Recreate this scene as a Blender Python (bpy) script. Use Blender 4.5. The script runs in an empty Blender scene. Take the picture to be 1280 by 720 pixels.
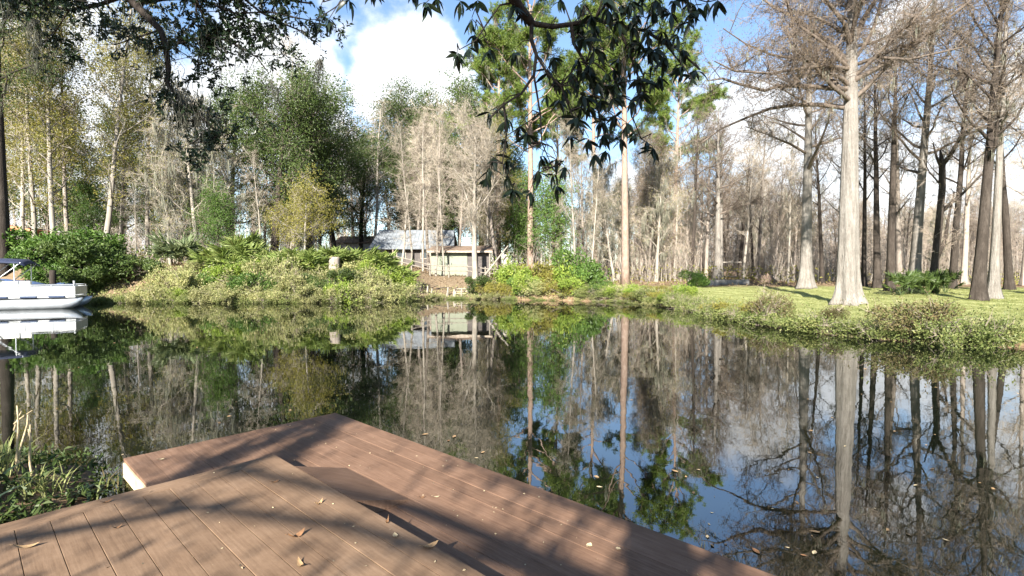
import bpy, math, random
import numpy as np
from mathutils import Vector, Matrix

# ------------------------------------------------------------------ camera, sky, sun, exposure
S = bpy.context.scene
COL = S.collection
F = 640.0                       # focal length in pixels of the 1280 px wide photograph
CAMZ = 1.85                     # camera height above the pond
HOR = 341.0                     # horizon row
cam = bpy.data.cameras.new('camera')
cam.sensor_width = 36.0
cam.lens = 36.0 * F / 1280.0
cam.clip_start = 0.05
cam.clip_end = 5000
cam_o = bpy.data.objects.new('camera', cam)
COL.objects.link(cam_o)
cam_o.location = (0, 0, CAMZ)
cam_o.rotation_euler = (math.radians(90) - math.atan((360 - HOR) / F), 0, 0)
S.camera = cam_o

SUN_EL = math.radians(28)
SUN_AZ = math.radians(14)       # shadows point this far right of the view axis
TO_SUN = np.array([-math.sin(SUN_AZ) * math.cos(SUN_EL), -math.cos(SUN_AZ) * math.cos(SUN_EL), math.sin(SUN_EL)])
sun = bpy.data.lights.new('sun', 'SUN')
sun.energy = 5.0
sun.angle = math.radians(0.6)
sun.color = (1.0, 0.94, 0.84)
sun_o = bpy.data.objects.new('sun', sun)
COL.objects.link(sun_o)
sun_o.rotation_euler = Vector(TO_SUN).to_track_quat('Z', 'Y').to_euler()

S.view_settings.view_transform = 'Standard'
S.view_settings.look = 'None'
S.view_settings.gamma = 1.0
S.view_settings.use_curve_mapping = False
S.view_settings.exposure = 2.05
S.cycles.use_denoising = True
S.cycles.max_bounces = 6
S.cycles.transparent_max_bounces = 4
S.cycles.caustics_reflective = False
S.cycles.caustics_refractive = False


def pixdir(px, py):
    v = np.array([(px - 640) / F, 1.0, (HOR - py) / F])
    return v / np.linalg.norm(v)


W = bpy.data.worlds.new('World')
S.world = W
W.use_nodes = True
nt = W.node_tree
nt.nodes.clear()


def N(tree, kind, **kw):
    n = tree.nodes.new(kind)
    for k, v in kw.items():
        if k in ('inp',):
            for kk, vv in v.items():
                n.inputs[kk].default_value = vv
        else:
            setattr(n, k, v)
    return n


def M_(tree, op, a, b=None, c=None, clamp=False):
    n = tree.nodes.new('ShaderNodeMath')
    n.operation = op
    n.use_clamp = clamp
    for i, x in enumerate((a, b, c)):
        if x is None:
            continue
        if isinstance(x, (int, float)):
            n.inputs[i].default_value = x
        else:
            tree.links.new(x, n.inputs[i])
    return n.outputs[0]


def build_world():
    L = nt.links
    sky = N(nt, 'ShaderNodeTexSky', sky_type='NISHITA', sun_disc=False)
    sky.sun_elevation = SUN_EL
    # Blender: rotation 0 puts the sun at +Y, positive turns towards +X
    sky.sun_rotation = math.atan2(TO_SUN[0], TO_SUN[1])
    sky.altitude = 20
    sky.air_density = 1.0
    sky.dust_density = 0.25
    sky.ozone_density = 2.6
    tc = N(nt, 'ShaderNodeTexCoord')
    dirv = tc.outputs['Generated']
    # slow warp plus a fine billow for cumulus edges
    nz = N(nt, 'ShaderNodeTexNoise', inp={'Scale': 6.0, 'Detail': 9.0, 'Roughness': 0.58, 'Distortion': 0.25})
    L.new(dirv, nz.inputs['Vector'])
    big = N(nt, 'ShaderNodeTexNoise', inp={'Scale': 2.3, 'Detail': 3.0, 'Roughness': 0.5})
    L.new(dirv, big.inputs['Vector'])
    # cumulus banks
    blobs = [(508, 85, .10), (472, 112, .06), (552, 112, .085), (335, 95, .14), (300, 140, .13), (385, 150, .08),
             (170, 170, .20), (60, 230, .2), (440, 206, .05), (955, 150, .11), (1060, 255, .15),
             (1210, 310, .20), (1000, 290, .18), (790, 250, .08), (-160, 120, .3),
             (1500, 120, .22), (1130, 40, .05)]
    acc = None
    for px, py, r in blobs:
        d = pixdir(px, py)
        vm = N(nt, 'ShaderNodeVectorMath', operation='DISTANCE')
        L.new(dirv, vm.inputs[0])
        vm.inputs[1].default_value = tuple(d)
        m = M_(nt, 'SUBTRACT', 1.0, M_(nt, 'DIVIDE', vm.outputs['Value'], r))
        acc = m if acc is None else M_(nt, 'MAXIMUM', acc, m)
    acc = M_(nt, 'MAXIMUM', acc, -1.0)
    # the same broken cloud all round the sky
    gen = M_(nt, 'MULTIPLY', M_(nt, 'SUBTRACT', big.outputs[0], 0.61), 4.0)
    acc = M_(nt, 'MAXIMUM', acc, gen)
    dens = M_(nt, 'ADD', acc, M_(nt, 'MULTIPLY', M_(nt, 'SUBTRACT', nz.outputs[0], 0.5), 1.9))
    mr = N(nt, 'ShaderNodeMapRange', interpolation_type='SMOOTHSTEP')
    mr.inputs['From Min'].default_value = -0.02
    mr.inputs['From Max'].default_value = 0.42
    L.new(dens, mr.inputs['Value'])
    shade = N(nt, 'ShaderNodeMapRange')
    shade.inputs['From Min'].default_value = 0.3
    shade.inputs['From Max'].default_value = 0.75
    shade.inputs['To Min'].default_value = 4.6
    shade.inputs['To Max'].default_value = 6.6
    L.new(nz.outputs[0], shade.inputs['Value'])
    cc = N(nt, 'ShaderNodeVectorMath', operation='SCALE')
    cc.inputs[0].default_value = (0.97, 0.985, 1.0)
    L.new(shade.outputs[0], cc.inputs['Scale'])
    mix = N(nt, 'ShaderNodeMix', data_type='RGBA')
    L.new(M_(nt, 'MULTIPLY', mr.outputs[0], 0.93), mix.inputs['Factor'])
    L.new(sky.outputs[0], mix.inputs[6])
    L.new(cc.outputs[0], mix.inputs[7])
    bg = N(nt, 'ShaderNodeBackground', inp={'Strength': 0.068})
    L.new(mix.outputs[2], bg.inputs['Color'])
    out = N(nt, 'ShaderNodeOutputWorld')
    L.new(bg.outputs[0], out.inputs['Surface'])


build_world()
rnd = random.Random(7)
RNG = np.random.default_rng(11)


# ------------------------------------------------------------------ materials
def principled(name):
    m = bpy.data.materials.new(name)
    m.use_nodes = True
    t = m.node_tree
    b = t.nodes['Principled BSDF']
    o = t.nodes['Material Output']
    return m, t, b, o


def ramp(t, fac, stops):
    r = t.nodes.new('ShaderNodeValToRGB')
    e = r.color_ramp.elements
    while len(e) > 1:
        e.remove(e[-1])
    e[0].position, e[0].color = stops[0][0], (*stops[0][1], 1)
    for p, c in stops[1:]:
        x = e.new(p)
        x.color = (*c, 1)
    t.links.new(fac, r.inputs[0])
    return r.outputs[0]


def noise(t, scale, detail=4, rough=.55, coord='Object', stretch=None, dist=0.0):
    tc = t.nodes.new('ShaderNodeTexCoord')
    v = tc.outputs[coord]
    if coord == 'World':
        pass
    if stretch:
        mp = t.nodes.new('ShaderNodeMapping')
        mp.inputs['Scale'].default_value = stretch
        t.links.new(v, mp.inputs['Vector'])
        v = mp.outputs[0]
    n = t.nodes.new('ShaderNodeTexNoise')
    n.inputs['Scale'].default_value = scale
    n.inputs['Detail'].default_value = detail
    n.inputs['Roughness'].default_value = rough
    n.inputs['Distortion'].default_value = dist
    t.links.new(v, n.inputs['Vector'])
    return n.outputs[0]


def bump(t, b, h, strength, distance):
    n = t.nodes.new('ShaderNodeBump')
    n.inputs['Strength'].default_value = strength
    n.inputs['Distance'].default_value = distance
    t.links.new(h, n.inputs['Height'])
    t.links.new(n.outputs[0], b.inputs['Normal'])
    return n


def hsv(t, col, h=None, s=None, v=None):
    n = t.nodes.new('ShaderNodeHueSaturation')
    t.links.new(col, n.inputs['Color'])
    for k, x in (('Hue', h), ('Saturation', s), ('Value', v)):
        if x is not None:
            if isinstance(x, (int, float)):
                n.inputs[k].default_value = x
            else:
                t.links.new(x, n.inputs[k])
    return n.outputs[0]


def objrand(t):
    return t.nodes.new('ShaderNodeObjectInfo').outputs['Random']


def mat_leaf(name, stops, trans=.35, rough=.5, spec=.3):
    """leaf colour varies from leaf to leaf and from plant to plant; some light passes through"""
    m, t, b, o = principled(name)
    g = t.nodes.new('ShaderNodeNewGeometry')
    cl_ = noise(t, 1.3, 3, .6)
    fac = M_(t, 'ADD', M_(t, 'MULTIPLY', g.outputs['Random Per Island'], .5), M_(t, 'MULTIPLY', M_(t, 'SUBTRACT', cl_, .25), 1.0), clamp=True)
    col = ramp(t, fac, stops)
    v = M_(t, 'ADD', M_(t, 'MULTIPLY', objrand(t), .35), .8)
    col = hsv(t, col, v=v)
    t.links.new(col, b.inputs['Base Color'])
    b.inputs['Roughness'].default_value = rough
    b.inputs['Specular IOR Level'].default_value = spec
    tr = t.nodes.new('ShaderNodeBsdfTranslucent')
    t.links.new(hsv(t, col, s=1.1, v=1.25), tr.inputs['Color'])
    mx = t.nodes.new('ShaderNodeMixShader')
    mx.inputs[0].default_value = trans
    t.links.new(b.outputs[0], mx.inputs[1])
    t.links.new(tr.outputs[0], mx.inputs[2])
    t.links.new(mx.outputs[0], o.inputs['Surface'])
    return m


def mat_bark(name, dark, mid, light, scale=3.0, bumpd=.03, var=.35, stretch=(1, 1, .18)):
    m, t, b, o = principled(name)
    n1 = noise(t, scale * 2.2, 6, .65, stretch=stretch, dist=.6)
    n2 = noise(t, .45, 3)
    n3 = noise(t, scale * 9, 5, .7, stretch=(1, 1, .3))
    n4 = noise(t, 1.7, 6, .7)
    f = M_(t, 'ADD', M_(t, 'ADD', M_(t, 'MULTIPLY', n1, .42), M_(t, 'MULTIPLY', n2, .18)), M_(t, 'ADD', M_(t, 'MULTIPLY', n3, .25), M_(t, 'MULTIPLY', n4, .24)))
    col = ramp(t, f, [(.3, dark), (.52, mid), (.72, light)])
    v = M_(t, 'ADD', M_(t, 'MULTIPLY', objrand(t), var), 1.0 - var / 2)
    t.links.new(hsv(t, col, v=v), b.inputs['Base Color'])
    b.inputs['Roughness'].default_value = .9
    b.inputs['Specular IOR Level'].default_value = .15
    bump(t, b, M_(t, 'ADD', n1, M_(t, 'MULTIPLY', n3, .4)), 1.0, bumpd)
    return m


def mat_plain(name, c, rough=.6, metal=0.0, var=.12, scale=3.0, spec=.5):
    m, t, b, o = principled(name)
    n = noise(t, scale, 5)
    lo = tuple(x * (1 - var) for x in c)
    hi = tuple(min(1, x * (1 + var)) for x in c)
    t.links.new(ramp(t, n, [(.3, lo), (.7, hi)]), b.inputs['Base Color'])
    b.inputs['Roughness'].default_value = rough
    b.inputs['Metallic'].default_value = metal
    b.inputs['Specular IOR Level'].default_value = spec
    return m


MAT = {}
MAT['leaf_oak'] = mat_leaf('leaf_oak', [(0, (.032, .058, .015)), (.5, (.065, .10, .026)), (1, (.12, .15, .045))], .3)
MAT['leaf_green'] = mat_leaf('leaf_green', [(0, (.040, .085, .018)), (.6, (.085, .150, .030)), (1, (.155, .215, .050))], .3)
MAT['leaf_bright'] = mat_leaf('leaf_bright', [(0, (.10, .165, .028)), (.6, (.22, .29, .05)), (1, (.38, .40, .10))], .4)
MAT['leaf_ivy'] = mat_leaf('leaf_ivy', [(0, (.065, .095, .025)), (.5, (.15, .185, .055)), (.85, (.28, .28, .11)), (1, (.33, .27, .13))], .35)
MAT['leaf_yellow'] = mat_leaf('leaf_yellow', [(0, (.13, .14, .03)), (.6, (.24, .22, .05)), (1, (.36, .31, .09))], .4)
MAT['leaf_olive'] = mat_leaf('leaf_olive', [(0, (.10, .115, .030)), (.6, (.24, .225, .06)), (1, (.42, .35, .11))], .45)
MAT['leaf_dusty'] = mat_leaf('leaf_dusty', [(0, (.10, .125, .04)), (.4, (.24, .26, .10)), (.75, (.42, .39, .20)), (1, (.30, .36, .10))], .4)
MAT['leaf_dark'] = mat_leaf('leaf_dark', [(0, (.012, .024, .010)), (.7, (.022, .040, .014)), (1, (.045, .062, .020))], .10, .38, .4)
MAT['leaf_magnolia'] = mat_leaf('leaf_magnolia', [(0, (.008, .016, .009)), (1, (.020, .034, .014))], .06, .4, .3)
MAT['leaf_dry'] = mat_leaf('leaf_dry', [(0, (.10, .07, .042)), (.6, (.20, .145, .09)), (1, (.35, .28, .19))], .25, .8)
MAT['leaf_rust'] = mat_leaf('leaf_rust', [(0, (.05, .05, .02)), (.4, (.13, .10, .045)), (.7, (.11, .13, .04)), (1, (.18, .20, .06))], .25, .6)
MAT['needle'] = mat_leaf('needle', [(0, (.055, .10, .020)), (.6, (.13, .185, .035)), (1, (.24, .29, .06))], .3)
MAT['palm'] = mat_leaf('palm', [(0, (.09, .14, .035)), (.6, (.19, .24, .07)), (1, (.36, .36, .14))], .3, .45)
MAT['palm_grey'] = mat_leaf('palm_grey', [(0, (.10, .14, .07)), (.6, (.20, .24, .12)), (1, (.34, .36, .2))], .3, .45)
MAT['grass'] = mat_leaf('grass', [(0, (.20, .225, .075)), (.6, (.31, .325, .13)), (1, (.42, .40, .21))], .45, .6)
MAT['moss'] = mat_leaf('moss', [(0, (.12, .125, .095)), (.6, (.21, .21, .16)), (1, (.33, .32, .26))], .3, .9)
MAT['moss_shade'] = mat_leaf('moss_shade', [(0, (.045, .047, .036)), (.6, (.09, .09, .07)), (1, (.15, .145, .115))], .3, .9)  # darker copy of the moss, with shade put into its colour
MAT['twig'] = mat_bark('twig', (.11, .085, .066), (.20, .163, .132), (.33, .28, .23), 2.0, .01, .5)
MAT['twig_pale'] = mat_bark('twig_pale', (.17, .14, .105), (.29, .25, .195), (.41, .365, .30), 2.0, .01, .4)
MAT['bark_cypress'] = mat_bark('bark_cypress', (.05, .042, .034), (.165, .150, .132), (.30, .28, .255), 2.4, .08, .1, (1.6, 1.6, .14))
MAT['bark_grey'] = mat_bark('bark_grey', (.085, .068, .055), (.20, .17, .145), (.34, .305, .265), 3.0, .03, .55)
MAT['bark_dark'] = mat_bark('bark_dark', (.014, .011, .009), (.036, .029, .024), (.085, .071, .06), 3.0, .04, .4)
MAT['bark_limb'] = mat_bark('bark_limb', (.05, .038, .03), (.115, .092, .075), (.21, .175, .145), 3.0, .03, .3)
MAT['bark_pine'] = mat_bark('bark_pine', (.10, .06, .045), (.23, .165, .13), (.35, .275, .23), 3.5, .03, .2, (1, 1, .4))
MAT['bark_pale'] = mat_bark('bark_pale', (.10, .085, .066), (.235, .21, .177), (.36, .33, .285), 3.0, .02, .4)


# ------------------------------------------------------------------ mesh helpers
class Geo:
    def __init__(self):
        self.v, self.t, self.q, self.n = [], [], [], 0

    def add(self, v, t=None, q=None):
        v = np.asarray(v, float).reshape(-1, 3)
        if t is not None and len(t):
            self.t.append(np.asarray(t, np.int64).reshape(-1, 3) + self.n)
        if q is not None and len(q):
            self.q.append(np.asarray(q, np.int64).reshape(-1, 4) + self.n)
        self.v.append(v)
        self.n += len(v)

    def mesh(self, name, mat, smooth=False):
        me = bpy.data.meshes.new(name)
        v = np.concatenate(self.v) if self.v else np.zeros((0, 3))
        t = np.concatenate(self.t) if self.t else np.zeros((0, 3), np.int64)
        q = np.concatenate(self.q) if self.q else np.zeros((0, 4), np.int64)
        me.vertices.add(len(v))
        me.vertices.foreach_set('co', v.astype(np.float32).ravel())
        me.loops.add(t.size + q.size)
        me.loops.foreach_set('vertex_index', np.concatenate([t.ravel(), q.ravel()]).astype(np.int32))
        me.polygons.add(len(t) + len(q))
        st = np.concatenate([np.arange(len(t)) * 3, t.size + np.arange(len(q)) * 4]).astype(np.int32)
        me.polygons.foreach_set('loop_start', st)
        me.polygons.foreach_set('use_smooth', np.full(len(t) + len(q), bool(smooth)))
        me.update(calc_edges=True)
        me.materials.append(MAT[mat] if isinstance(mat, str) else mat)
        return me

    # ---- shapes
    def box(self, c, s, rot=None, taper=1.0):
        x, y, z = [k / 2 for k in s]
        v = np.array([[-x, -y, -z], [x, -y, -z], [x, y, -z], [-x, y, -z],
                      [-x * taper, -y * taper, z], [x * taper, -y * taper, z], [x * taper, y * taper, z], [-x * taper, y * taper, z]])
        if rot is not None:
            v = v @ np.array(Matrix.Rotation(rot, 3, 'Z')).T
        self.add(v + np.array(c), q=[[0, 3, 2, 1], [4, 5, 6, 7], [0, 1, 5, 4], [1, 2, 6, 5], [2, 3, 7, 6], [3, 0, 4, 7]])

    def tube(self, pts, rad, sides=6, cap=True, ridge=None):
        pts = np.asarray(pts, float)
        n = len(pts)
        rad = np.broadcast_to(np.asarray(rad, float), (n,))
        tg = norm(np.gradient(pts, axis=0))
        ref = np.array([0.31, 0.95, 0.05]) if abs(tg[0, 2]) > .7 else np.array([0, 0, 1.0])
        u = norm(np.cross(tg, ref))
        w = np.cross(tg, u)
        a = np.arange(sides) * 2 * math.pi / sides
        rr = rad[:, None] * np.ones(sides)
        if ridge is not None:
            rr = rr * ridge(np.linspace(0, 1, n)[:, None], a[None, :])
        ring = pts[:, None] + rr[..., None] * (np.cos(a)[None, :, None] * u[:, None] + np.sin(a)[None, :, None] * w[:, None])
        i = np.arange(n - 1)[:, None] * sides
        j = np.arange(sides)[None]
        k = (j + 1) % sides
        q = np.stack([i + j, i + k, i + sides + k, i + sides + j], -1).reshape(-1, 4)
        v = ring.reshape(-1, 3)
        tris = None
        if cap:
            v = np.concatenate([v, pts[-1:], pts[:1]])
            b = (n - 1) * sides
            tris = [[b + x, b + (x + 1) % sides, n * sides] for x in range(sides)] + [[(x + 1) % sides, x, n * sides + 1] for x in range(sides)]
        self.add(v, tris, q)

    def twigs(self, P, Mi, E, r):
        """bent three-sided twigs that end in a point"""
        n = len(P)
        if not n:
            return
        r = np.broadcast_to(np.asarray(r, float), (n,))[:, None, None]
        u, w = basis(norm(E - P))
        a = np.arange(3) * 2 * math.pi / 3
        off = np.cos(a)[None, :, None] * u[:, None] + np.sin(a)[None, :, None] * w[:, None]
        v = np.concatenate([P[:, None] + off * r, Mi[:, None] + off * r * .65, E[:, None]], 1)
        b = np.arange(n)[:, None] * 7
        q = np.concatenate([b + np.array([[x, (x + 1) % 3, 3 + (x + 1) % 3, 3 + x]]) for x in range(3)])
        t = np.concatenate([b + np.array([[3 + x, 3 + (x + 1) % 3, 6]]) for x in range(3)])
        self.add(v, t, q)

    def cones(self, P, E, r):
        n = len(P)
        if not n:
            return
        r = np.broadcast_to(np.asarray(r, float), (n,))[:, None, None]
        u, w = basis(norm(E - P))
        a = np.arange(3) * 2 * math.pi / 3
        off = np.cos(a)[None, :, None] * u[:, None] + np.sin(a)[None, :, None] * w[:, None]
        v = np.concatenate([P[:, None] + off * r, E[:, None]], 1)
        b = np.arange(n)[:, None] * 4
        t = np.concatenate([b + np.array([[x, (x + 1) % 3, 3]]) for x in range(3)])
        self.add(v, t)

    def leaves(self, P, D, L, Wd, rng, fold=.25, droop=.15):
        """folded pointed leaf, four triangles sharing a midrib"""
        n = len(P)
        if not n:
            return
        L = np.broadcast_to(np.asarray(L, float), (n,))[:, None]
        Wd = np.broadcast_to(np.asarray(Wd, float), (n,))[:, None]
        D = norm(D)
        u, w = basis(D)
        a = rng.uniform(0, 2 * math.pi, n)[:, None]
        side = np.cos(a) * u + np.sin(a) * w
        up = np.cross(side, D)
        mid = P + D * L * .5
        v = np.stack([P, mid + side * Wd * .5 + up * Wd * fold, P + D * L - up * L * droop, mid - side * Wd * .5 + up * Wd * fold], 1)
        b = np.arange(n)[:, None] * 4
        self.add(v, np.concatenate([b + np.array([[0, 1, 2]]), b + np.array([[0, 2, 3]])]))

    def ribbons(self, P, L, Wd, rng, seg=3, sway=.12):
        """hanging strands"""
        n = len(P)
        if not n:
            return
        L = np.broadcast_to(np.asarray(L, float), (n,))
        a = rng.uniform(0, math.pi, n)
        side = np.stack([np.cos(a), np.sin(a), np.zeros(n)], 1)
        rows = []
        off = np.zeros((n, 3))
        for k in range(seg + 1):
            c = P + np.stack([0 * L, 0 * L, -L * k / seg], 1) + off
            wd = Wd * (1 - .85 * k / seg)
            rows += [c - side * (wd / 2 if np.isscalar(wd) else wd[:, None] / 2), c + side * (wd / 2 if np.isscalar(wd) else wd[:, None] / 2)]
            off = off + rng.normal(0, 1, (n, 3)) * np.array([1, 1, .2]) * (L * sway / seg)[:, None]
        v = np.stack(rows, 1)
        b = np.arange(n)[:, None] * (2 * seg + 2)
        q = np.concatenate([b + np.array([[2 * k, 2 * k + 1, 2 * k + 3, 2 * k + 2]]) for k in range(seg)])
        self.add(v, q=q)


def norm(v):
    return v / np.maximum(np.linalg.norm(v, axis=-1, keepdims=True), 1e-9)


def basis(t):
    ref = np.where(np.abs(t[:, 2:3]) > .8, np.array([[1.0, 0.1, 0]]), np.array([[0, 0, 1.0]]))
    u = norm(np.cross(t, ref))
    return u, np.cross(t, u)


def rdir(rng, n):
    return norm(rng.normal(size=(n, 3)))


def link(name, data, parent=None, loc=None, rot=None, scale=None):
    o = bpy.data.objects.new(name, data)
    COL.objects.link(o)
    if parent is not None:
        o.parent = parent
    if loc is not None:
        o.location = loc
    if rot is not None:
        o.rotation_euler = rot if hasattr(rot, '__len__') else (0, 0, rot)
    if scale is not None:
        o.scale = scale if hasattr(scale, '__len__') else (scale,) * 3
    return o


def tag(o, label, cat, group=None):
    o['label'] = label
    o['category'] = cat
    if group:
        o['group'] = group
    return o


def thing(name, label, cat, loc, rz=0.0, group=None, scale=None):
    return tag(link(name, None, None, tuple(loc), (0, 0, rz), scale), label, cat, group)


def structure(name, me):
    o = link(name, me)
    o['kind'] = 'structure'
    return o


def stuff(name, me, label, cat, parent=None):
    o = link(name, me, parent)
    o['kind'] = 'stuff'
    if parent is None:
        o['label'], o['category'] = label, cat
    return o


def rock_noise(x, y, k=1.0):
    return (np.sin(x * .9 * k + 1.3) * np.cos(y * .7 * k) + .5 * np.sin(x * 2.3 * k + y * 1.7 * k) + .25 * np.sin(x * 5.1 * k - y * 4.3 * k))


# ------------------------------------------------------------------ terrain
POND = np.array([(-3.15, 3.0), (-3.5, 4.3), (-4.1, 4.9), (-6, 5.0), (-10, 3.5), (-20, 2), (-50, 6), (-52, 28), (-34, 30.2), (-27, 31), (-22.5, 31.5),
                 (-18, 31.8), (-14.5, 31.3), (-11, 32.2), (-7, 33.2), (-4.5, 36.2), (-1.5, 36.0), (1.5, 34.8), (4.4, 33.8), (7.3, 31.8), (8.6, 28),
                 (8.9, 23), (8.6, 19.5), (9.0, 16.5), (10.0, 14.3), (12, 12.7), (15, 12.0), (24, 11.4), (60, 10), (60, -6), (8, -3), (2.6, -1.5), (-1.5, -.6)])


def sdist(x, y, poly=POND):
    """distance outside the outline, negative inside"""
    p = np.stack([np.ravel(x), np.ravel(y)], 1).astype(float)
    best = np.full(len(p), 1e9)
    ins = np.zeros(len(p), bool)
    for i in range(len(poly)):
        a, b = poly[i], poly[(i + 1) % len(poly)]
        ab = b - a
        t = np.clip(((p - a) @ ab) / (ab @ ab), 0, 1)
        best = np.minimum(best, np.linalg.norm(p - (a + t[:, None] * ab), axis=1))
        with np.errstate(divide='ignore', invalid='ignore'):
            c = ((a[1] > p[:, 1]) != (b[1] > p[:, 1])) & (p[:, 0] < (b[0] - a[0]) * (p[:, 1] - a[1]) / (b[1] - a[1] + 1e-12) + a[0])
        ins ^= c
    return np.where(ins, -best, best).reshape(np.shape(x))


def sstep(a, b, x):
    t = np.clip((x - a) / (b - a), 0, 1)
    return t * t * (3 - 2 * t)


def height(x, y):
    x = np.asarray(x, float)
    y = np.asarray(y, float)
    d = sdist(x, y)
    far = sstep(22, 30, y)
    wl = sstep(-6.0, -10.5, x) * far                       # high bank on the left
    wm = sstep(1.5, -3.5, x) * far * (1 - wl)              # sandy slope in the middle
    top_l = 2.35 * sstep(-.2, 4.8, d) + .012 * np.maximum(d - 5, 0)
    top_m = 1.55 * sstep(-.2, 8.5, d) + .008 * np.maximum(d - 8, 0)
    top_r = .34 * sstep(-.1, 1.0, d) + .026 * np.clip(y - 22, 0, 25) + .004 * np.maximum(y - 47, 0)
    h = wl * top_l + wm * top_m + (1 - wl - wm) * top_r
    h = h + .05 * rock_noise(x, y) * sstep(.4, 3, d) * (1 + 1.3 * wl)
    h = h + .03 * rock_noise(x * 3, y * 3) * sstep(.2, 2, d)
    under = -1.1 * sstep(0, -2.5, d) - .03
    h = np.where(d < 0, under, h)
    # second pool far right behind the trees
    q = ((x - 62) / 24) ** 2 + ((y - 52) / 9) ** 2
    h = np.where(q < 1, np.minimum(h, -.3 * (1 - q) + .0), h - .75 * sstep(2.2, 1.0, q) * (q >= 1))
    return h


def hz(x, y):
    return float(height(np.array([x]), np.array([y]))[0])


def gp(px, depth):
    """ground point under image column px at that distance"""
    x = (px - 640) / F * depth
    return np.array([x, depth, hz(x, depth)])


def axis(segs):
    out = []
    for a, b, st in segs:
        out += list(np.arange(a, b, st))
    return np.array(out + [segs[-1][1]])


def build_ground():
    gx = axis([(-900, -150, 75), (-150, -55, 8), (-55, 40, .55), (40, 90, 2), (90, 150, 8), (150, 900, 75)])
    gy = axis([(-400, -40, 40), (-40, -6, 3), (-6, 48, .5), (48, 80, 2), (80, 200, 8), (200, 1500, 130)])
    X, Y = np.meshgrid(gx, gy)
    Z = height(X, Y)
    nx, ny = len(gx), len(gy)
    i, j = np.meshgrid(np.arange(nx - 1), np.arange(ny - 1))
    b = (j * nx + i).ravel()
    g = Geo()
    g.add(np.stack([X, Y, Z], -1), q=np.stack([b, b + 1, b + nx + 1, b + nx], 1))
    m, t, bs, o = principled('ground_soil')
    litter = ramp(t, noise(t, 3.2, 9, .7), [(.3, (.075, .05, .03)), (.5, (.17, .115, .07)), (.68, (.29, .215, .14)), (.85, (.36, .30, .22))])
    straw = ramp(t, noise(t, 5, 9, .7), [(.3, (.10, .072, .045)), (.6, (.21, .16, .105)), (.8, (.32, .26, .19))])
    lawn = ramp(t, noise(t, 2.0, 8, .65), [(.3, (.18, .20, .075)), (.55, (.28, .29, .12)), (.8, (.38, .36, .19))])
    def att(nm):
        a = t.nodes.new('ShaderNodeAttribute')
        a.attribute_name = nm
        return a.outputs['Fac']
    def mixc(f, a, c):
        n = t.nodes.new('ShaderNodeMix')
        n.data_type = 'RGBA'
        t.links.new(f, n.inputs['Factor'])
        t.links.new(a, n.inputs[6])
        t.links.new(c, n.inputs[7])
        return n.outputs[2]
    t.links.new(mixc(att('lawn'), mixc(att('straw'), litter, straw), lawn), bs.inputs['Base Color'])
    bs.inputs['Roughness'].default_value = .95
    bs.inputs['Specular IOR Level'].default_value = .1
    bump(t, bs, noise(t, 9, 8, .7), .8, .08)
    me = g.mesh('ground', m, True)
    d = sdist(X, Y)
    lw = sstep(6, 9, X) * sstep(9, 12, Y) * sstep(40 + .9 * rock_noise(X, Y), 37.5, Y + .12 * np.maximum(X - 24, 0)) * sstep(.3, 1.2, d)
    sw = sstep(-9.5, -7, X) * sstep(1.0, -1.5, X) * sstep(30, 34, Y) * sstep(60, 50, Y)
    sw = np.maximum(sw, .55 * sstep(-8, -11, X) * sstep(30, 33, Y) * sstep(6.5, 4, d))
    for nm, arr in (('lawn', lw), ('straw', sw)):
        a = me.attributes.new(nm, 'FLOAT', 'POINT')
        a.data.foreach_set('value', arr.ravel().astype(np.float32))
    structure('ground', me)


build_ground()


def build_water():
    g = Geo()
    g.add([(-70, -12, 0), (110, -12, 0), (110, 75, 0), (-70, 75, 0)], q=[[0, 1, 2, 3]])
    m, t, b, o = principled('pond_water')
    b.inputs['Base Color'].default_value = (.004, .006, .003, 1)
    b.inputs['Roughness'].default_value = .015
    b.inputs['IOR'].default_value = 2.6
    n1 = noise(t, 1.4, 3, .5, 'Object', (1, .8, 1))
    n2 = noise(t, 7, 3, .5, 'Object', (1, .6, 1))
    patch = noise(t, .18, 2, .5)
    h = M_(t, 'ADD', M_(t, 'MULTIPLY', n1, 1.0), M_(t, 'MULTIPLY', n2, .10))
    amp = M_(t, 'MULTIPLY', h, M_(t, 'ADD', M_(t, 'MULTIPLY', patch, .9), .25))
    bump(t, b, amp, .10, .028)
    o = structure('pond_water', g.mesh('pond_water', m))
    return o


build_water()

# ------------------------------------------------------------------ tree growth
def grow(rng, p, d, length, n, wander, up=0.0):
    pts = [np.array(p, float)]
    d = np.array(d, float) / np.linalg.norm(d)
    for k in range(n):
        d = d + rng.normal(size=3) * wander + np.array([0, 0, up])
        d /= np.linalg.norm(d)
        pts.append(pts[-1] + d * length / n)
    return np.array(pts)


def segs_of(lines):
    A = np.concatenate([l[:-1] for l in lines])
    B = np.concatenate([l[1:] for l in lines])
    return A, B


def spawn(rng, A, B, n, ln, side=1.0, fwd=.7, up=.15, umin=0.0, bend=.2, wt=None):
    """n bent twigs that leave the segments A-B"""
    w = np.linalg.norm(B - A, axis=1)
    if wt is not None:
        w = w * wt
    i = rng.choice(len(A), n, p=w / w.sum())
    u = rng.uniform(umin, 1, n)[:, None]
    P = A[i] + (B[i] - A[i]) * u
    tg = norm(B[i] - A[i])
    D = norm(tg * fwd + rdir(rng, n) * side + np.array([0, 0, up]))
    ln = rng.uniform(ln[0], ln[1], n)[:, None]
    Mi = P + D * ln * .5 + rdir(rng, n) * ln * bend * .3
    D2 = norm(D + rdir(rng, n) * bend + np.array([0, 0, up * .6]))
    return P, Mi, Mi + D2 * ln * .5


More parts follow.
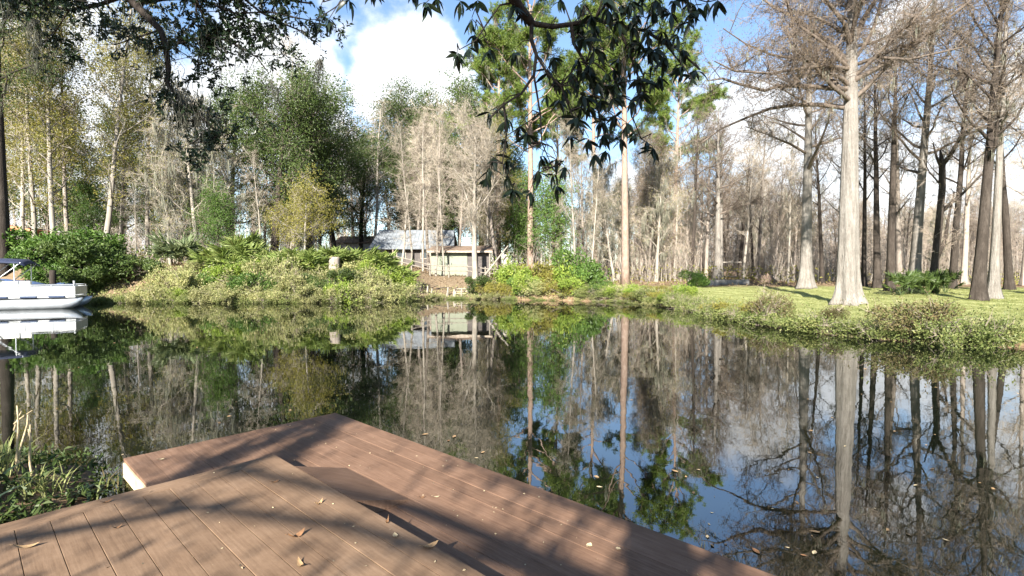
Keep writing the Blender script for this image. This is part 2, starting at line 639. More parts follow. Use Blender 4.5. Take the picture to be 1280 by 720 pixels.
def trunk_line(rng, H, wander, lean=(0, 0), n=14, kink=0.0):
    z = np.linspace(0, 1, n)
    x = np.cumsum(rng.normal(0, wander, n)) * H / n
    y = np.cumsum(rng.normal(0, wander, n)) * H / n
    x -= x[0]
    y -= y[0]
    return np.stack([x + lean[0] * z * H, y + lean[1] * z * H, z * H], 1)


def at_t(line, t):
    f = t * (len(line) - 1)
    i = min(int(f), len(line) - 2)
    return line[i] + (line[i + 1] - line[i]) * (f - i)


def tree_mesh(seed, H, r0, first=.35, nlimb=22, ll=.32, ang=(50, 80), up=.06, sub=8, tw=7, fine=5, l2=(.8, 2.0), l3=(.4, .9), l4=(.15, .4),
              wander=.03, lean=(0, 0), flare=.6, fl=.6, sides=9, bark='bark_grey', twig='twig', leaf=None, nleaf=0, lsz=(.12, .2), lw=.45, clump=.3,
              lpow=.6, extra=None, moss=0, mossl=(.3, 1.2), tipr=.12, forks=0, flat=1.0, tdroop=.12, shape='cone', tr=1.0, lfwd=.6, limbbark=None, ftr=1.0):
    rng = np.random.default_rng(seed)
    tl = trunk_line(rng, H, wander, lean)
    z = np.linspace(0, 1, len(tl))
    # finer rings near the root flare
    zz = np.concatenate([[0, .008, .02, .04, .065], np.linspace(.1, 1, 12)])
    tl = np.stack([np.interp(zz, z, tl[:, k]) for k in range(3)], 1)
    rr = r0 * ((1 - zz) ** .75 * (1 - tipr) + tipr) + r0 * flare * np.exp(-zz * H / fl)
    gt, gc = Geo(), Geo()
    gb = Geo() if limbbark else gt
    ph = rng.uniform(0, 6.28, 3)
    if flare > .25:
        amp = lambda s: .30 * np.exp(-s * H / (fl * 1.9)) + .05
        gt.tube(tl, rr, max(sides, 16), ridge=lambda s, a: 1 + amp(zz[:, None]) * (.6 * np.sin(5 * a + ph[0]) + .4 * np.sin(8 * a + ph[1])))
    else:
        gt.tube(tl, rr, sides)
    limbs, lr = [], []
    az = rng.uniform(0, 6.28)
    for k in range(nlimb):
        t = first + (1 - first) * ((k + rng.uniform(0, 1)) / nlimb) ** .9
        t = min(t, .985)
        f = np.interp(t, zz, np.arange(len(zz)))
        i = min(int(f), len(zz) - 2)
        p = tl[i] + (tl[i + 1] - tl[i]) * (f - i)
        az += 2.4 + rng.normal(0, .4)
        rel = (t - first) / (1 - first)
        if shape == 'cone':
            prof = (1 - rel) ** lpow * .9 + .12
        elif shape == 'dome':
            prof = math.sqrt(max(0.02, 1 - (rel * .95) ** 2)) * (.55 + .45 * min(1, rel * 4))
        else:
            prof = .6 + .4 * math.sin(rel * math.pi)
        L = ll * H * prof * rng.uniform(.65, 1.15)
        a = math.radians(rng.uniform(*ang) * (1 - .35 * rel))
        d = np.array([math.cos(az) * math.sin(a), math.sin(az) * math.sin(a) * flat, math.cos(a)])
        pl = grow(rng, p, d, L, 6, .13, up)
        r = min(.42 * np.interp(t, zz, rr), .025 * L + .02) * tr
        gb.tube(pl, np.linspace(r, r * .22, 7), 5, cap=False)
        limbs.append(pl)
        lr.append(r)
    if extra:
        for pl, r in extra:
            gb.tube(pl, np.linspace(r, r * .25, len(pl)), 6, cap=False)
            limbs.append(pl)
    A, B = segs_of([l[1:] for l in limbs])
    n2 = sub * nlimb
    P, Mi, E = spawn(rng, A, B, n2, l2, 1.0, lfwd, .1)
    gb.twigs(P, Mi, E, .022 * tr)
    A2, B2 = np.concatenate([P, Mi]), np.concatenate([Mi, E])
    n3 = n2 * tw
    P3, M3, E3 = spawn(rng, A2, B2, n3, l3, 1.0, .7, .02)
    gc.twigs(P3, M3, E3, .0085 * tr * ftr)
    A3, B3 = np.concatenate([P3, M3]), np.concatenate([M3, E3])
    if fine:
        P4, M4, E4 = spawn(rng, A3, B3, n3 * fine, l4, 1.0, .8, -.05)
        gc.cones(P4, E4, .0052 * tr * ftr)
    parts = {'trunk': gt.mesh('trunk', bark, True), 'crown': gc.mesh('crown', twig)}
    if limbbark:
        parts['branches'] = gb.mesh('branches', limbbark, True)
    if nleaf:
        gl = Geo()
        i = rng.integers(0, n3, nleaf)
        c = E3[i] + rng.normal(0, clump, (nleaf, 3)) * np.array([1, 1, .7])
        D = rdir(rng, nleaf) + np.array([0, 0, -tdroop])
        ls = rng.uniform(lsz[0], lsz[1], nleaf)
        gl.leaves(c, D, ls, ls * lw, rng)
        parts['foliage'] = gl.mesh('foliage', leaf)
    if moss:
        gm = Geo()
        nb = moss
        i = rng.integers(0, len(A), nb // 3)
        j = rng.integers(0, len(A2), nb - nb // 3)
        Pm = np.concatenate([A[i] + (B[i] - A[i]) * rng.uniform(0, 1, (len(i), 1)), A2[j] + (B2[j] - A2[j]) * rng.uniform(0, 1, (len(j), 1))])
        k = 7
        Pm = np.repeat(Pm, k, 0) + rng.normal(0, .07, (len(Pm) * k, 3))
        Lm = np.repeat(rng.uniform(mossl[0], mossl[1], nb), k) * rng.uniform(.4, 1.1, nb * k)
        gm.ribbons(Pm, Lm, .035, rng, 3)
        parts['spanish_moss'] = gm.mesh('spanish_moss', 'moss')
    return parts


def plant_tree(name, label, parts, loc, rz=0.0, scale=1.0, group=None, cat='tree'):
    o = thing(name, label, cat, loc, rz, group, scale)
    for k, me in parts.items():
        c = link(k, me, o)
        if k in ('spanish_moss', 'foliage', 'crown', 'branches', 'fan_leaf', 'stalk'):
            c['kind'] = 'stuff'
    return o


# ------------------------------------------------------------------ dock
UA = math.radians(47.3)
U1 = np.array([-math.sin(UA), math.cos(UA)])       # boards run this way
U2 = np.array([math.cos(UA), math.sin(UA)])
CU = np.array([-1.90, 4.05])                        # outer corner of the upper level
CL = np.array([-2.02, 5.76])                         # outer corner of the lower level
ZU, ZL = 0.40, 0.26


def mat_board(name, lo, mid, hi, grain):
    m, t, b, o = principled(name)
    tc = t.nodes.new('ShaderNodeTexCoord')
    off = N(t, 'ShaderNodeVectorMath', operation='ADD')
    sc_ = N(t, 'ShaderNodeVectorMath', operation='SCALE')
    sc_.inputs[0].default_value = (13.1, 71.7, 5.3)
    t.links.new(objrand(t), sc_.inputs['Scale'])
    t.links.new(tc.outputs['Object'], off.inputs[0])
    t.links.new(sc_.outputs[0], off.inputs[1])
    g = noise(t, 14, 8, .7, 'Object', (.25, 4.5, 1), .3)
    blot = noise(t, 2.3, 8, .7)
    for n_ in [x for x in t.nodes if x.bl_idname == 'ShaderNodeMapping']:
        t.links.new(off.outputs[0], n_.inputs['Vector'])
    geo = t.nodes.new('ShaderNodeNewGeometry')
    t.links.new(geo.outputs['Position'], blot.node.inputs['Vector'])
    f = M_(t, 'ADD', M_(t, 'MULTIPLY', g, grain), M_(t, 'MULTIPLY', blot, 1 - grain))
    col = ramp(t, f, [(.3, lo), (.5, mid), (.72, hi)])
    speck = noise(t, 60, 3, .7)
    col2 = hsv(t, col, v=M_(t, 'ADD', M_(t, 'MULTIPLY', objrand(t), .16), M_(t, 'ADD', M_(t, 'MULTIPLY', speck, .25), .8)))
    t.links.new(col2, b.inputs['Base Color'])
    b.inputs['Roughness'].default_value = .75
    b.inputs['Specular IOR Level'].default_value = .15
    bump(t, b, M_(t, 'ADD', g, M_(t, 'MULTIPLY', speck, .3)), .35, .004)
    return m


MAT['board_upper'] = mat_board('board_upper', (.078, .047, .029), (.152, .098, .062), (.23, .155, .102), .45)
MAT['board_lower'] = mat_board('board_lower', (.080, .045, .029), (.155, .092, .060), (.235, .148, .102), .6)
MAT['pale_wood'] = mat_plain('pale_wood', (.52, .43, .28), .8, 0, .2, 6)
MAT['grey_wood'] = mat_plain('grey_wood', (.30, .25, .2), .85, 0, .3, 5)


def bevel_board(L, Wd, T, c=.003):
    """board along +x from 0 to L, centred on y, top at z=0, with a small chamfer"""
    g = Geo()
    prof = [(-Wd / 2, -T), (Wd / 2, -T), (Wd / 2, -c), (Wd / 2 - c, 0), (-Wd / 2 + c, 0), (-Wd / 2, -c)]
    v = [(x, y, z) for x in (0, L) for y, z in prof]
    q = [[i, (i + 1) % 6, 6 + (i + 1) % 6, 6 + i][::-1] for i in range(6)]
    t = [[0, i + 1, i + 2][::1] for i in range(4)] + [[6, 6 + i + 2, 6 + i + 1] for i in range(4)]
    g.add(v, t, q)
    return g


def build_dock():
    root = thing('wooden_dock', 'brown two-level wooden dock platform reaching out over the pond', 'dock', (CU[0], CU[1], 0), 0)
    inv = np.array([CU[0], CU[1], 0])
    ang = math.atan2(-U1[1], -U1[0])      # boards run from the outer edge back
    cache = {}

    def board(p2, z, L, Wd, mat, a, T=.026, nm='board'):
        key = (round(L, 3), round(Wd, 3), mat, T)
        if key not in cache:
            cache[key] = bevel_board(L, Wd, T, .0015 if mat == 'board_upper' else .0015).mesh('board', mat)
        o = link(nm, cache[key], root, tuple(np.array([p2[0], p2[1], z]) - inv), (0, 0, a))
        return o

    pitch, wb = .150, .1468
    # upper level: boards behind a border board along the front edge
    border = .15
    nb = 26
    for k in range(nb):
        b = (k + .5) * pitch
        p = CU - U2 * b - U1 * (border if k >= 1 else 0) - U1 * (0.0)
        if k == 0:
            board(p + U1 * 0, ZU + .0, 8.0, wb, 'board_upper', ang)
        else:
            board(p, ZU + .0015 * math.sin(k * 2.1), 8.0 - border, wb, 'board_upper', ang)
    a2 = math.atan2(-U2[1], -U2[0])
    board(CU - U1 * (border / 2 - .002) - U2 * (pitch + .001), ZU, nb * pitch - pitch, border - .005, 'board_upper', a2, .026, 'border_board')
    # lower level, an L round the corner of the upper one
    nl = 13
    for k in range(nl):
        b = (k + .5) * pitch - .02
        p = CL - U2 * b
        long = b < 1.13 + .05
        board(p, ZL + .001 * math.sin(k * 1.7), 8.0 if long else 1.42, .1485, 'board_lower', ang)
    # fascia boards in pale wood under the lower edge, brown ones under the upper edge
    def fascia(p2, L, z0, z1, a, mat, T=.03):
        g = Geo()
        g.add([(x, y, z) for x in (0, L) for y in (-T / 2, T / 2) for z in (z0, z1)],
              q=[[0, 1, 3, 2], [4, 6, 7, 5], [0, 4, 5, 1], [2, 3, 7, 6], [0, 2, 6, 4], [1, 5, 7, 3]])
        link('fascia_board', g.mesh('fascia_board', mat), root, tuple(np.array([p2[0], p2[1], 0]) - inv), (0, 0, a))
    wl = nl * pitch - .02
    fascia(CL - U2 * (wl - .005) - U1 * .03, 1.40, .11, ZL - .028, ang, 'pale_wood')
    fascia(CL - U2 * .02 - U1 * .012, 8.0, .11, ZL - .028, ang, 'pale_wood')
    fascia(CL - U1 * .032 - U2 * .04, wl - .08, .11, ZL - .0285, a2, 'pale_wood')
    fascia(CU - U2 * .02 - U1 * .01, 7.9, ZL + .003, ZU - .0265, ang, 'board_lower')
    fascia(CU - U1 * .03 - U2 * .04, nb * pitch - .05, .20, ZU - .0268, a2, 'board_lower')
    # guessed ramp panel, added so the step's shadow starts partway along the edge
    r0, r1, rw = .36, 1.22, .42
    A = [CU + U2 * .004 - U1 * r0, CU + U2 * .004 - U1 * r1, CU + U2 * rw - U1 * r1, CU + U2 * rw - U1 * r0]
    zt = [ZU - .003, ZU - .003, ZL + .006, ZL + .006]
    v = [np.array([p[0], p[1], z]) - inv for p, z in zip(A, zt)] + [np.array([p[0], p[1], ZL + .002]) - inv for p in A]
    g = Geo()
    g.add(v, q=[[0, 3, 2, 1][::-1], [4, 5, 6, 7][::-1], [0, 1, 5, 4][::-1], [1, 2, 6, 5][::-1], [2, 3, 7, 6][::-1], [3, 0, 4, 7][::-1]])
    link('ramp_board', g.mesh('ramp_board', 'board_lower'), root)
    # piles
    for a, b, base in ((.25, .25, CL), (.25, 1.7, CL), (2.6, .3, CL), (5, .3, CL), (1.2, 1.2, CU), (4, 1.2, CU), (1.2, 3.2, CU), (4, 3.2, CU), (6.5, 1.5, CU)):
        p = base - U1 * a - U2 * b
        g = Geo()
        g.tube([(0, 0, -1.3), (0, 0, .22)], [.08, .075], 10)
        link('pile', g.mesh('pile', 'grey_wood', True), root, tuple(np.array([p[0], p[1], 0]) - inv))
    return root


build_dock()


# fallen leaves on the dock boards ----------------------------------------------------
def curled_leaf(L, Wd, curl, twist, n=7):
    g = Geo()
    t = np.linspace(0, 1, n)
    wid = Wd * np.sin(np.clip(t * .94 + .06, 0, 1) * math.pi) ** .8 * .5
    z = curl * L * (4 * (t - .5) ** 2) 
    v = []
    for i in range(n):
        a = twist * (t[i] - .5)
        cx = (t[i] - .5) * L
        for s in (-1, 0, 1):
            y = s * wid[i]
            v.append((cx, y * math.cos(a), z[i] + abs(s) * wid[i] * .35 + y * math.sin(a)))
    v = np.array(v)
    v[:, 2] -= v[:, 2].min()
    q = []
    for i in range(n - 1):
        for s in (0, 1):
            q.append([i * 3 + s, i * 3 + s + 1, i * 3 + s + 4, i * 3 + s + 3])
    g.add(v, q=q)
    g.tube([v[1] + (0, 0, .001), v[1] + np.array([-.16 * L, .01 * L, .03 * L])], [.0016, .0012], 4)
    return g


def mat_drift(name, c):
    return mat_plain(name, c, .75, 0, .3, 40, .2)


MAT['dead_tan'] = mat_drift('dead_tan', (.26, .17, .09))
MAT['dead_brown'] = mat_drift('dead_brown', (.17, .09, .045))
MAT['dead_pale'] = mat_drift('dead_pale', (.36, .29, .18))


def deck_pt(px, py):
    for z, inside in ((ZU, lambda p: ((CU - p) @ U1 > 0) and ((CU - p) @ U2 > 0)), (ZL, lambda p: True)):
        d = (CAMZ - z) * F / (py - HOR)
        p = np.array([(px - 640) / F * d, d])
        if inside(p):
            return p, z
    return p, z


deck_leaves = [
    (24, 690, .115, .035, .20, .4, 'dead_tan', .3, 'long tan dead leaf lying across the boards beside the bank plants'),
    (367, 676, .10, .035, .35, 1.6, 'dead_brown', .9, 'dark curled brown leaf standing up on the upper boards'),
    (536, 689, .10, .038, .22, .7, 'dead_tan', .6, 'tan boat-shaped leaf beside the long step edge'),
    (396, 634, .07, .02, .4, 1.0, 'dead_tan', 1.3, 'small curled tan leaf in the middle of the upper boards'),
    (340, 606, .06, .022, .25, .8, 'dead_brown', .5, 'small brown leaf near the corner of the upper boards'),
    (405, 596, .085, .015, .5, .5, 'dead_pale', .4, 'thin arched pale leaf on the step corner'),
    (371, 713, .09, .03, .3, 1.0, 'dead_tan', 2.2, 'forked tan leaf fragment on the upper boards'),
    (482, 658, .07, .012, .5, .3, 'dead_brown', 1.6, 'thin dark arched leaf stalk beside the step edge'),
    (492, 675, .05, .03, .2, .4, 'dead_pale', 2.0, 'tiny pale yellow leaf scrap near the step edge'),
    (139, 665, .05, .02, .4, .6, 'dead_brown', .6, 'tiny brown curled leaf on the left boards'),
    (126, 632, .07, .025, .3, .6, 'dead_brown', .7, 'brown leaf lying on the front border board'),
    (526, 626, .045, .02, .3, .5, 'dead_brown', .1, 'tiny dark leaf on the lower platform'),
    (544, 625, .05, .018, .2, .5, 'dead_pale', .1, 'tiny pale leaf on the lower platform beside a dark one'),
    (197, 577, .05, .03, .2, .4, 'dead_pale', .4, 'small pale leaf at the far end of the lower platform'),
    (432, 612, .05, .03, .2, .4, 'dead_pale', .4, 'small white leaf scrap lying on the step edge'),
    (738, 688, .05, .035, .2, .4, 'dead_pale', 1.0, 'small whitish leaf on the shaded lower platform'),
    (775, 692, .03, .03, .2, .4, 'dead_pale', 1.0, 'tiny white petal on the lower platform'),
]
for px, py, L, wd, curl, tw_, mt, rz, lab in deck_leaves:
    p, z = deck_pt(px, py)
    o = link('fallen_leaf', curled_leaf(L, wd, curl, tw_).mesh('fallen_leaf', mt, True), None, (p[0], p[1], z + .001), (0, 0, rz))
    tag(o, lab, 'leaf', 'fallen leaves on the dock')


def deck_litter():
    rng = np.random.default_rng(5)
    g = Geo()
    n = 320
    a, b = rng.uniform(.05, 4.5, n), rng.uniform(.05, 3.4, n)
    up = rng.uniform(0, 1, n) < .6
    al, bl = rng.uniform(.05, 5.5, n), rng.uniform(.05, 1.05, n)
    xy = np.where(up[:, None], CU - a[:, None] * U1 - b[:, None] * U2, CL - al[:, None] * U1 - bl[:, None] * U2)
    z = np.where(up, ZU, ZL) + .004
    D = rdir(rng, n) * np.array([1, 1, .15])
    s = rng.uniform(.006, .022, n)
    g.leaves(np.column_stack([xy, z]), D, s, s * .5, rng, .1, 0)
    stuff('leaf_litter', g.mesh('leaf_litter', 'dead_pale'), 'tiny pale leaf crumbs scattered over the dock boards', 'leaf crumbs')


deck_litter()

# ------------------------------------------------------------------ the great cypress and the trees that can be told apart
def px_line(pts, depth, base, dd=0.0):
    out = []
    for i, (px, py) in enumerate(pts):
        d = depth + dd * i
        out.append(np.array([(px - 640) / F * d, d, CAMZ + (HOR - py) / F * d]) - base)
    return np.array(out)


def big_cypress():
    b = gp(1060, 24.0)
    b[2] -= .06
    L = lambda pts, dd: px_line(pts, 24.0, b, dd)
    ex = [(L([(1055, 114), (1036, 113), (1001, 110), (968, 110), (953, 116), (918, 107), (900, 101), (880, 104)], -.15), .12),
          (L([(1056, 137), (1045, 136), (1019, 133), (989, 133), (959, 138), (933, 148), (900, 162), (875, 180)], .2), .13),
          (L([(1058, 128), (1054, 125), (1036, 110), (1019, 92), (1010, 82), (989, 68), (986, 33), (978, 5)], -.25), .115),
          (L([(1019, 92), (1005, 80), (960, 72), (930, 60), (900, 40)], -.3), .08),
          (L([(1056, 82), (1048, 74), (1025, 53), (992, 30), (959, 12), (930, -10)], .3), .15),
          (L([(1060, 108), (1066, 101), (1090, 89), (1120, 71), (1155, 45), (1197, 12), (1225, -15)], -.2), .15),
          (L([(1060, 70), (1063, 62), (1090, 56), (1128, 39), (1165, 20), (1200, 10)], .35), .11),
          (L([(1057, 60), (1050, 35), (1030, 10), (1005, -30)], -.5), .14),
          (L([(1062, 55), (1075, 25), (1100, -15), (1125, -50)], .5), .14),
          (L([(1058, 90), (1030, 85), (1000, 88), (960, 95), (915, 92), (890, 80)], -.6), .09),
          (L([(1062, 85), (1090, 75), (1130, 78), (1165, 70), (1200, 62)], -.6), .09)]
    parts = tree_mesh(101, 17.5, .47, .52, 30, .34, (35, 80), .05, 20, 9, 7, (.9, 2.2), (.4, .9), (.15, .38), .006, (-.004, .004), .50, .5, 40,
                      'bark_cypress', 'bark_limb', 'leaf_dry', 30000, (.05, .10), .3, .25, extra=ex, moss=150, mossl=(.2, .6), tipr=.1, lpow=.5, limbbark='bark_limb', ftr=1.3)
    plant_tree('cypress_tree', 'huge pale bald cypress with flared buttress base standing alone on the lawn', parts, b)


big_cypress()

# growth forms shared by the woods
PR = {}
PR['bare'] = [tree_mesh(200 + k, 17, .22, .30, 22, .24, (35, 65), .07, 8, 8, 6, (.8, 2.0), (.4, 1.0), (.15, .45), .02, flare=.35, fl=.5,
                        bark='bark_grey', twig=('twig', 'twig_pale')[k % 2], leaf='leaf_dry', nleaf=1800, lsz=(.05, .1), lw=.4, moss=(30, 0, 90, 20)[k], mossl=(.3, 1.1), shape='round')
              for k in range(4)]
PR['rusty'] = [tree_mesh(215 + k, 13, .15, .22, 20, .26, (35, 65), .06, 7, 7, 4, (.7, 1.7), (.4, .9), (.15, .4), .025, flare=.3, fl=.4,
                         bark='bark_grey', twig='twig', leaf='leaf_dry', nleaf=6000, lsz=(.07, .14), lw=.5, clump=.2, shape='round') for k in range(2)]
PR['slim'] = [tree_mesh(220 + k, 14, .11, .25, 20, .17, (25, 55), .08, 6, 7, 5, (.5, 1.3), (.3, .8), (.15, .4), .025, flare=.2, fl=.3,
                        bark='bark_pale', twig='twig_pale', moss=(0, 25, 0)[k], shape='round', tr=.8) for k in range(3)]
PR['cyp'] = [tree_mesh(240 + k, 19, .36, .38, 24, .26, (55, 85), .05, 9, 8, 6, (.8, 1.9), (.4, .9), (.15, .4), .012, flare=.8, fl=.7,
                       bark='bark_cypress', twig='bark_limb', leaf='leaf_dry', nleaf=3000, lsz=(.05, .1), lw=.3, moss=60, mossl=(.2, .8), limbbark='bark_limb') for k in range(2)]
PR['dark'] = [tree_mesh(260 + k, 17, .24, .42, 18, .24, (35, 70), .06, 7, 7, 5, (.8, 1.8), (.4, .9), (.15, .4), .02, flare=.5, fl=.5,
                        bark='bark_dark', twig='bark_limb', leaf='leaf_dry', nleaf=1500, lsz=(.05, .09), lw=.4, moss=70, mossl=(.2, .7), shape='round') for k in range(3)]
PR['oak'] = [tree_mesh(280 + k, 15, .32, .22, 24, .36, (45, 80), .05, 8, 7, 0, (1.0, 2.4), (.5, 1.1), wander=.04, flare=.5, fl=.5,
                       bark='bark_dark', twig='twig', leaf='leaf_oak', nleaf=24000, lsz=(.13, .24), lw=.5, clump=.32, shape='dome', moss=(60, 120, 40)[k]) for k in range(3)]
PR['green'] = [tree_mesh(300 + k, 9, .14, .18, 20, .32, (40, 75), .05, 7, 6, 0, (.6, 1.5), (.4, .8), wander=.04, flare=.3, fl=.3,
                         bark='bark_dark', twig='twig', leaf='leaf_green', nleaf=11000, lsz=(.12, .22), lw=.45, clump=.28, shape='dome') for k in range(2)]
PR['olive'] = [tree_mesh(320 + k, 18, .17, .24, 24, .20, (30, 65), .06, 8, 5, 2, (.7, 1.7), (.4, .9), (.15, .4), .025, flare=.3, fl=.4,
                         bark='bark_pale' if k != 1 else 'bark_grey', twig='twig_pale', leaf='leaf_olive', nleaf=8500, lsz=(.11, .20), lw=.45, clump=.2, shape='round', moss=(10, 0, 30)[k]) for k in range(3)]
PR['yellow'] = [tree_mesh(340, 6, .08, .2, 16, .34, (50, 80), .02, 7, 7, 2, (.5, 1.2), (.3, .6), (.15, .3), .03, flare=.2, fl=.2,
                          bark='bark_pale', twig='twig_pale', leaf='leaf_yellow', nleaf=5500, lsz=(.09, .15), lw=.5, clump=.2, shape='dome', tdroop=.5, tr=.7)]
PR['mossy'] = [tree_mesh(350 + k, 11, .15, .2, 20, .28, (45, 80), .03, 8, 7, 5, (.7, 1.6), (.4, .9), (.2, .45), .03, flare=.3, fl=.4, bark='bark_pale', twig='twig_pale',
                         leaf='leaf_olive', nleaf=1500, lsz=(.08, .14), moss=260, mossl=(.4, 1.5), shape='dome') for k in range(2)]


def pine_mesh(seed, H, r0, first, nl, L):
    rng = np.random.default_rng(seed)
    tl = trunk_line(rng, H, .012)
    z = np.linspace(0, 1, len(tl))
    gt, gc, gm = Geo(), Geo(), Geo()
    gt.tube(tl, r0 * ((1 - z) ** .7 * .85 + .15) + r0 * .3 * np.exp(-z * H / .4), 10)
    limbs = []
    for k in range(nl):
        t = first + (1 - first) * (k + .5) / nl
        rel = (t - first) / (1 - first)
        p = at_t(tl, min(t, .99))
        az = k * 2.4 + rng.normal(0, .5)
        a = math.radians(rng.uniform(55, 85) * (1 - .45 * rel))
        ln = L * (.55 + .5 * math.sin(min(1, rel * 1.3 + .2) * math.pi)) * rng.uniform(.7, 1.15)
        pl = grow(rng, p, [math.cos(az) * math.sin(a), math.sin(az) * math.sin(a), math.cos(a)], ln, 6, .16, .09)
        gt.tube(pl, np.linspace(.07, .018, 7), 5, cap=False)
        limbs.append(pl)
    A, B = segs_of([l[3:] for l in limbs])
    P, Mi, E = spawn(rng, A, B, nl * 11, (.6, 1.5), .9, .8, .25)
    gt.twigs(P, Mi, E, .02)
    A2, B2 = np.concatenate([P, Mi]), np.concatenate([Mi, E])
    P3, M3, E3 = spawn(rng, A2, B2, nl * 85, (.25, .6), .9, .8, .3)
    gt.twigs(P3, M3, E3, .009)
    C = np.concatenate([E, E3])
    k = 18
    Pn = np.repeat(C, k, 0)
    Dn = norm(rdir(rng, len(Pn)) + np.array([0, 0, .45]))
    Ln = rng.uniform(.24, .42, len(Pn))
    gc.leaves(Pn, Dn, Ln, .042, rng, .1, .12)
    i = rng.integers(0, len(A), 90)
    Pm = np.repeat(A[i], 7, 0) + rng.normal(0, .08, (630, 3))
    gm.ribbons(Pm, rng.uniform(.3, 1.3, 630), .035, rng)
    return {'trunk': gt.mesh('trunk', 'bark_pine', True), 'crown': gc.mesh('crown', 'needle'), 'spanish_moss': gm.mesh('spanish_moss', 'moss')}


PR['pine'] = [pine_mesh(401, 24, .30, .46, 30, 5.6), pine_mesh(402, 24, .26, .55, 24, 4.6)]

placed = []


def put(kind, var, px, depth, H, label, rz=None, group=None, name=None, H0={'rusty': 13, 'bare': 17, 'slim': 14, 'cyp': 19, 'dark': 17, 'oak': 15, 'green': 9, 'olive': 18, 'yellow': 6, 'mossy': 11, 'pine': 24}, wide=1.0):
    p = gp(px, depth)
    p[2] -= .05
    s = H / H0[kind]
    nm = name or {'rusty': 'rusty_tree', 'bare': 'bare_tree', 'slim': 'slender_tree', 'cyp': 'cypress_tree', 'dark': 'dark_tree', 'oak': 'oak_tree', 'green': 'evergreen_tree',
                  'olive': 'sparse_tree', 'yellow': 'yellow_tree', 'mossy': 'mossy_tree', 'pine': 'pine_tree'}[kind]
    o = plant_tree(nm, label, PR[kind][var % len(PR[kind])], p, rnd.uniform(0, 6.28) if rz is None else rz, (s * wide, s * wide, s), group)
    tl = 1.0 if kind in ('pine', 'cyp') else 3.2
    o.rotation_euler = (math.radians(rnd.gauss(0, tl)), math.radians(rnd.gauss(0, tl)), o.rotation_euler[2])
    placed.append((p[0], p[1]))
    return o


def single(name, label, px, depth, **kw):
    """a tree with a form of its own"""
    p = gp(px, depth)
    p[2] -= .05
    placed.append((p[0], p[1]))
    return plant_tree(name, label, tree_mesh(**kw), p)


# right side, behind the lawn
put('cyp', 0, 1007, 36, 20, 'tall straight pale cypress at the back edge of the lawn left of the lone cypress', .5)
put('cyp', 1, 897, 55, 18, 'pale thick-based cypress with double trunk beside the dark garden swing', 1.0)
put('cyp', 0, 901, 56, 16, 'pale cypress stem pressed against the thick double-trunked one', 2.2, wide=.8)
put('slim', 0, 929, 55, 15, 'white slim trunk carrying the right end of the swing rail', .3, wide=1.3)
put('bare', 1, 946, 58, 17, 'pale bare tree a few steps right of the garden swing', 1.8)
put('bare', 0, 882, 60, 17, 'narrow pale bare tree left of the thick double-trunked cypress', .4)
single('dark_tree', 'dark forked tree whose leaders spread high above the lawn edge', 1113, 33, seed=501, H=15.5, r0=.25, first=.66, nlimb=16, ll=.28, ang=(25, 60), up=.07, sub=8, tw=7,
       fine=5, wander=.012, flare=.4, fl=.5, bark='bark_dark', twig='twig', moss=80, mossl=(.2, .6), shape='round', leaf='leaf_dry', nleaf=1200, lsz=(.05, .09))
put('dark', 1, 1097, 37, 17, 'thin dark tree standing next to the forked dark one', .2)
put('dark', 2, 1080, 40, 16, 'thin dark tree close behind the lone cypress', 2.0, wide=.8)
put('cyp', 1, 1143, 33, 19, 'lichen-grey leaning trunk rising behind the palmettos', 2.9, wide=.85)
put('dark', 0, 1028, 44, 15, 'slim dark tree between the two pale cypresses', 1.1, wide=.8)
put('slim', 1, 985, 46, 13, 'slim grey sapling left of the straight cypress', 1.4)


def snag():
    p = gp(1166, 31)
    p[2] -= .05
    L = lambda pts, dd=0: px_line(pts, 31.0, p, dd)
    gt, gc = Geo(), Geo()
    rng = np.random.default_rng(77)
    tr_ = L([(1166, 366), (1168, 330), (1172, 280), (1175, 235), (1174, 205), (1171, 188)])
    gt.tube(tr_, [.30, .21, .19, .18, .17, .03], 10)
    lines = [(L([(1174, 212), (1167, 198), (1162, 180)]), .11), (L([(1174, 208), (1186, 192), (1196, 172), (1212, 160), (1222, 150)], -.2), .14),
             (L([(1172, 268), (1185, 255), (1200, 243), (1222, 220), (1240, 212)], -.2), .12), (L([(1168, 330), (1180, 300), (1184, 270), (1190, 240)], .1), .13),
             (L([(1196, 172), (1202, 140), (1200, 110), (1208, 80)], .1), .06), (L([(1171, 230), (1158, 215), (1150, 200)]), .05)]
    for l, r in lines:
        gt.tube(l, np.linspace(r, r * .3, len(l)), 7)
    A, B = segs_of([l for l, r in lines[1:]])
    P, Mi, E = spawn(rng, A, B, 90, (.6, 1.6), 1, .6, .2)
    gt.twigs(P, Mi, E, .02)
    A2, B2 = np.concatenate([P, Mi]), np.concatenate([Mi, E])
    P3, M3, E3 = spawn(rng, A2, B2, 700, (.3, .8), 1, .7, 0)
    gc.twigs(P3, M3, E3, .01)
    P4, M4, E4 = spawn(rng, np.concatenate([P3, M3]), np.concatenate([M3, E3]), 3000, (.15, .35), 1, .8, -.1)
    gc.cones(P4, E4, .007)
    plant_tree('broken_tree', 'dark broken-topped tree with jagged snag and arching side limbs', {'trunk': gt.mesh('trunk', 'bark_dark', True), 'crown': gc.mesh('crown', 'twig')}, p)


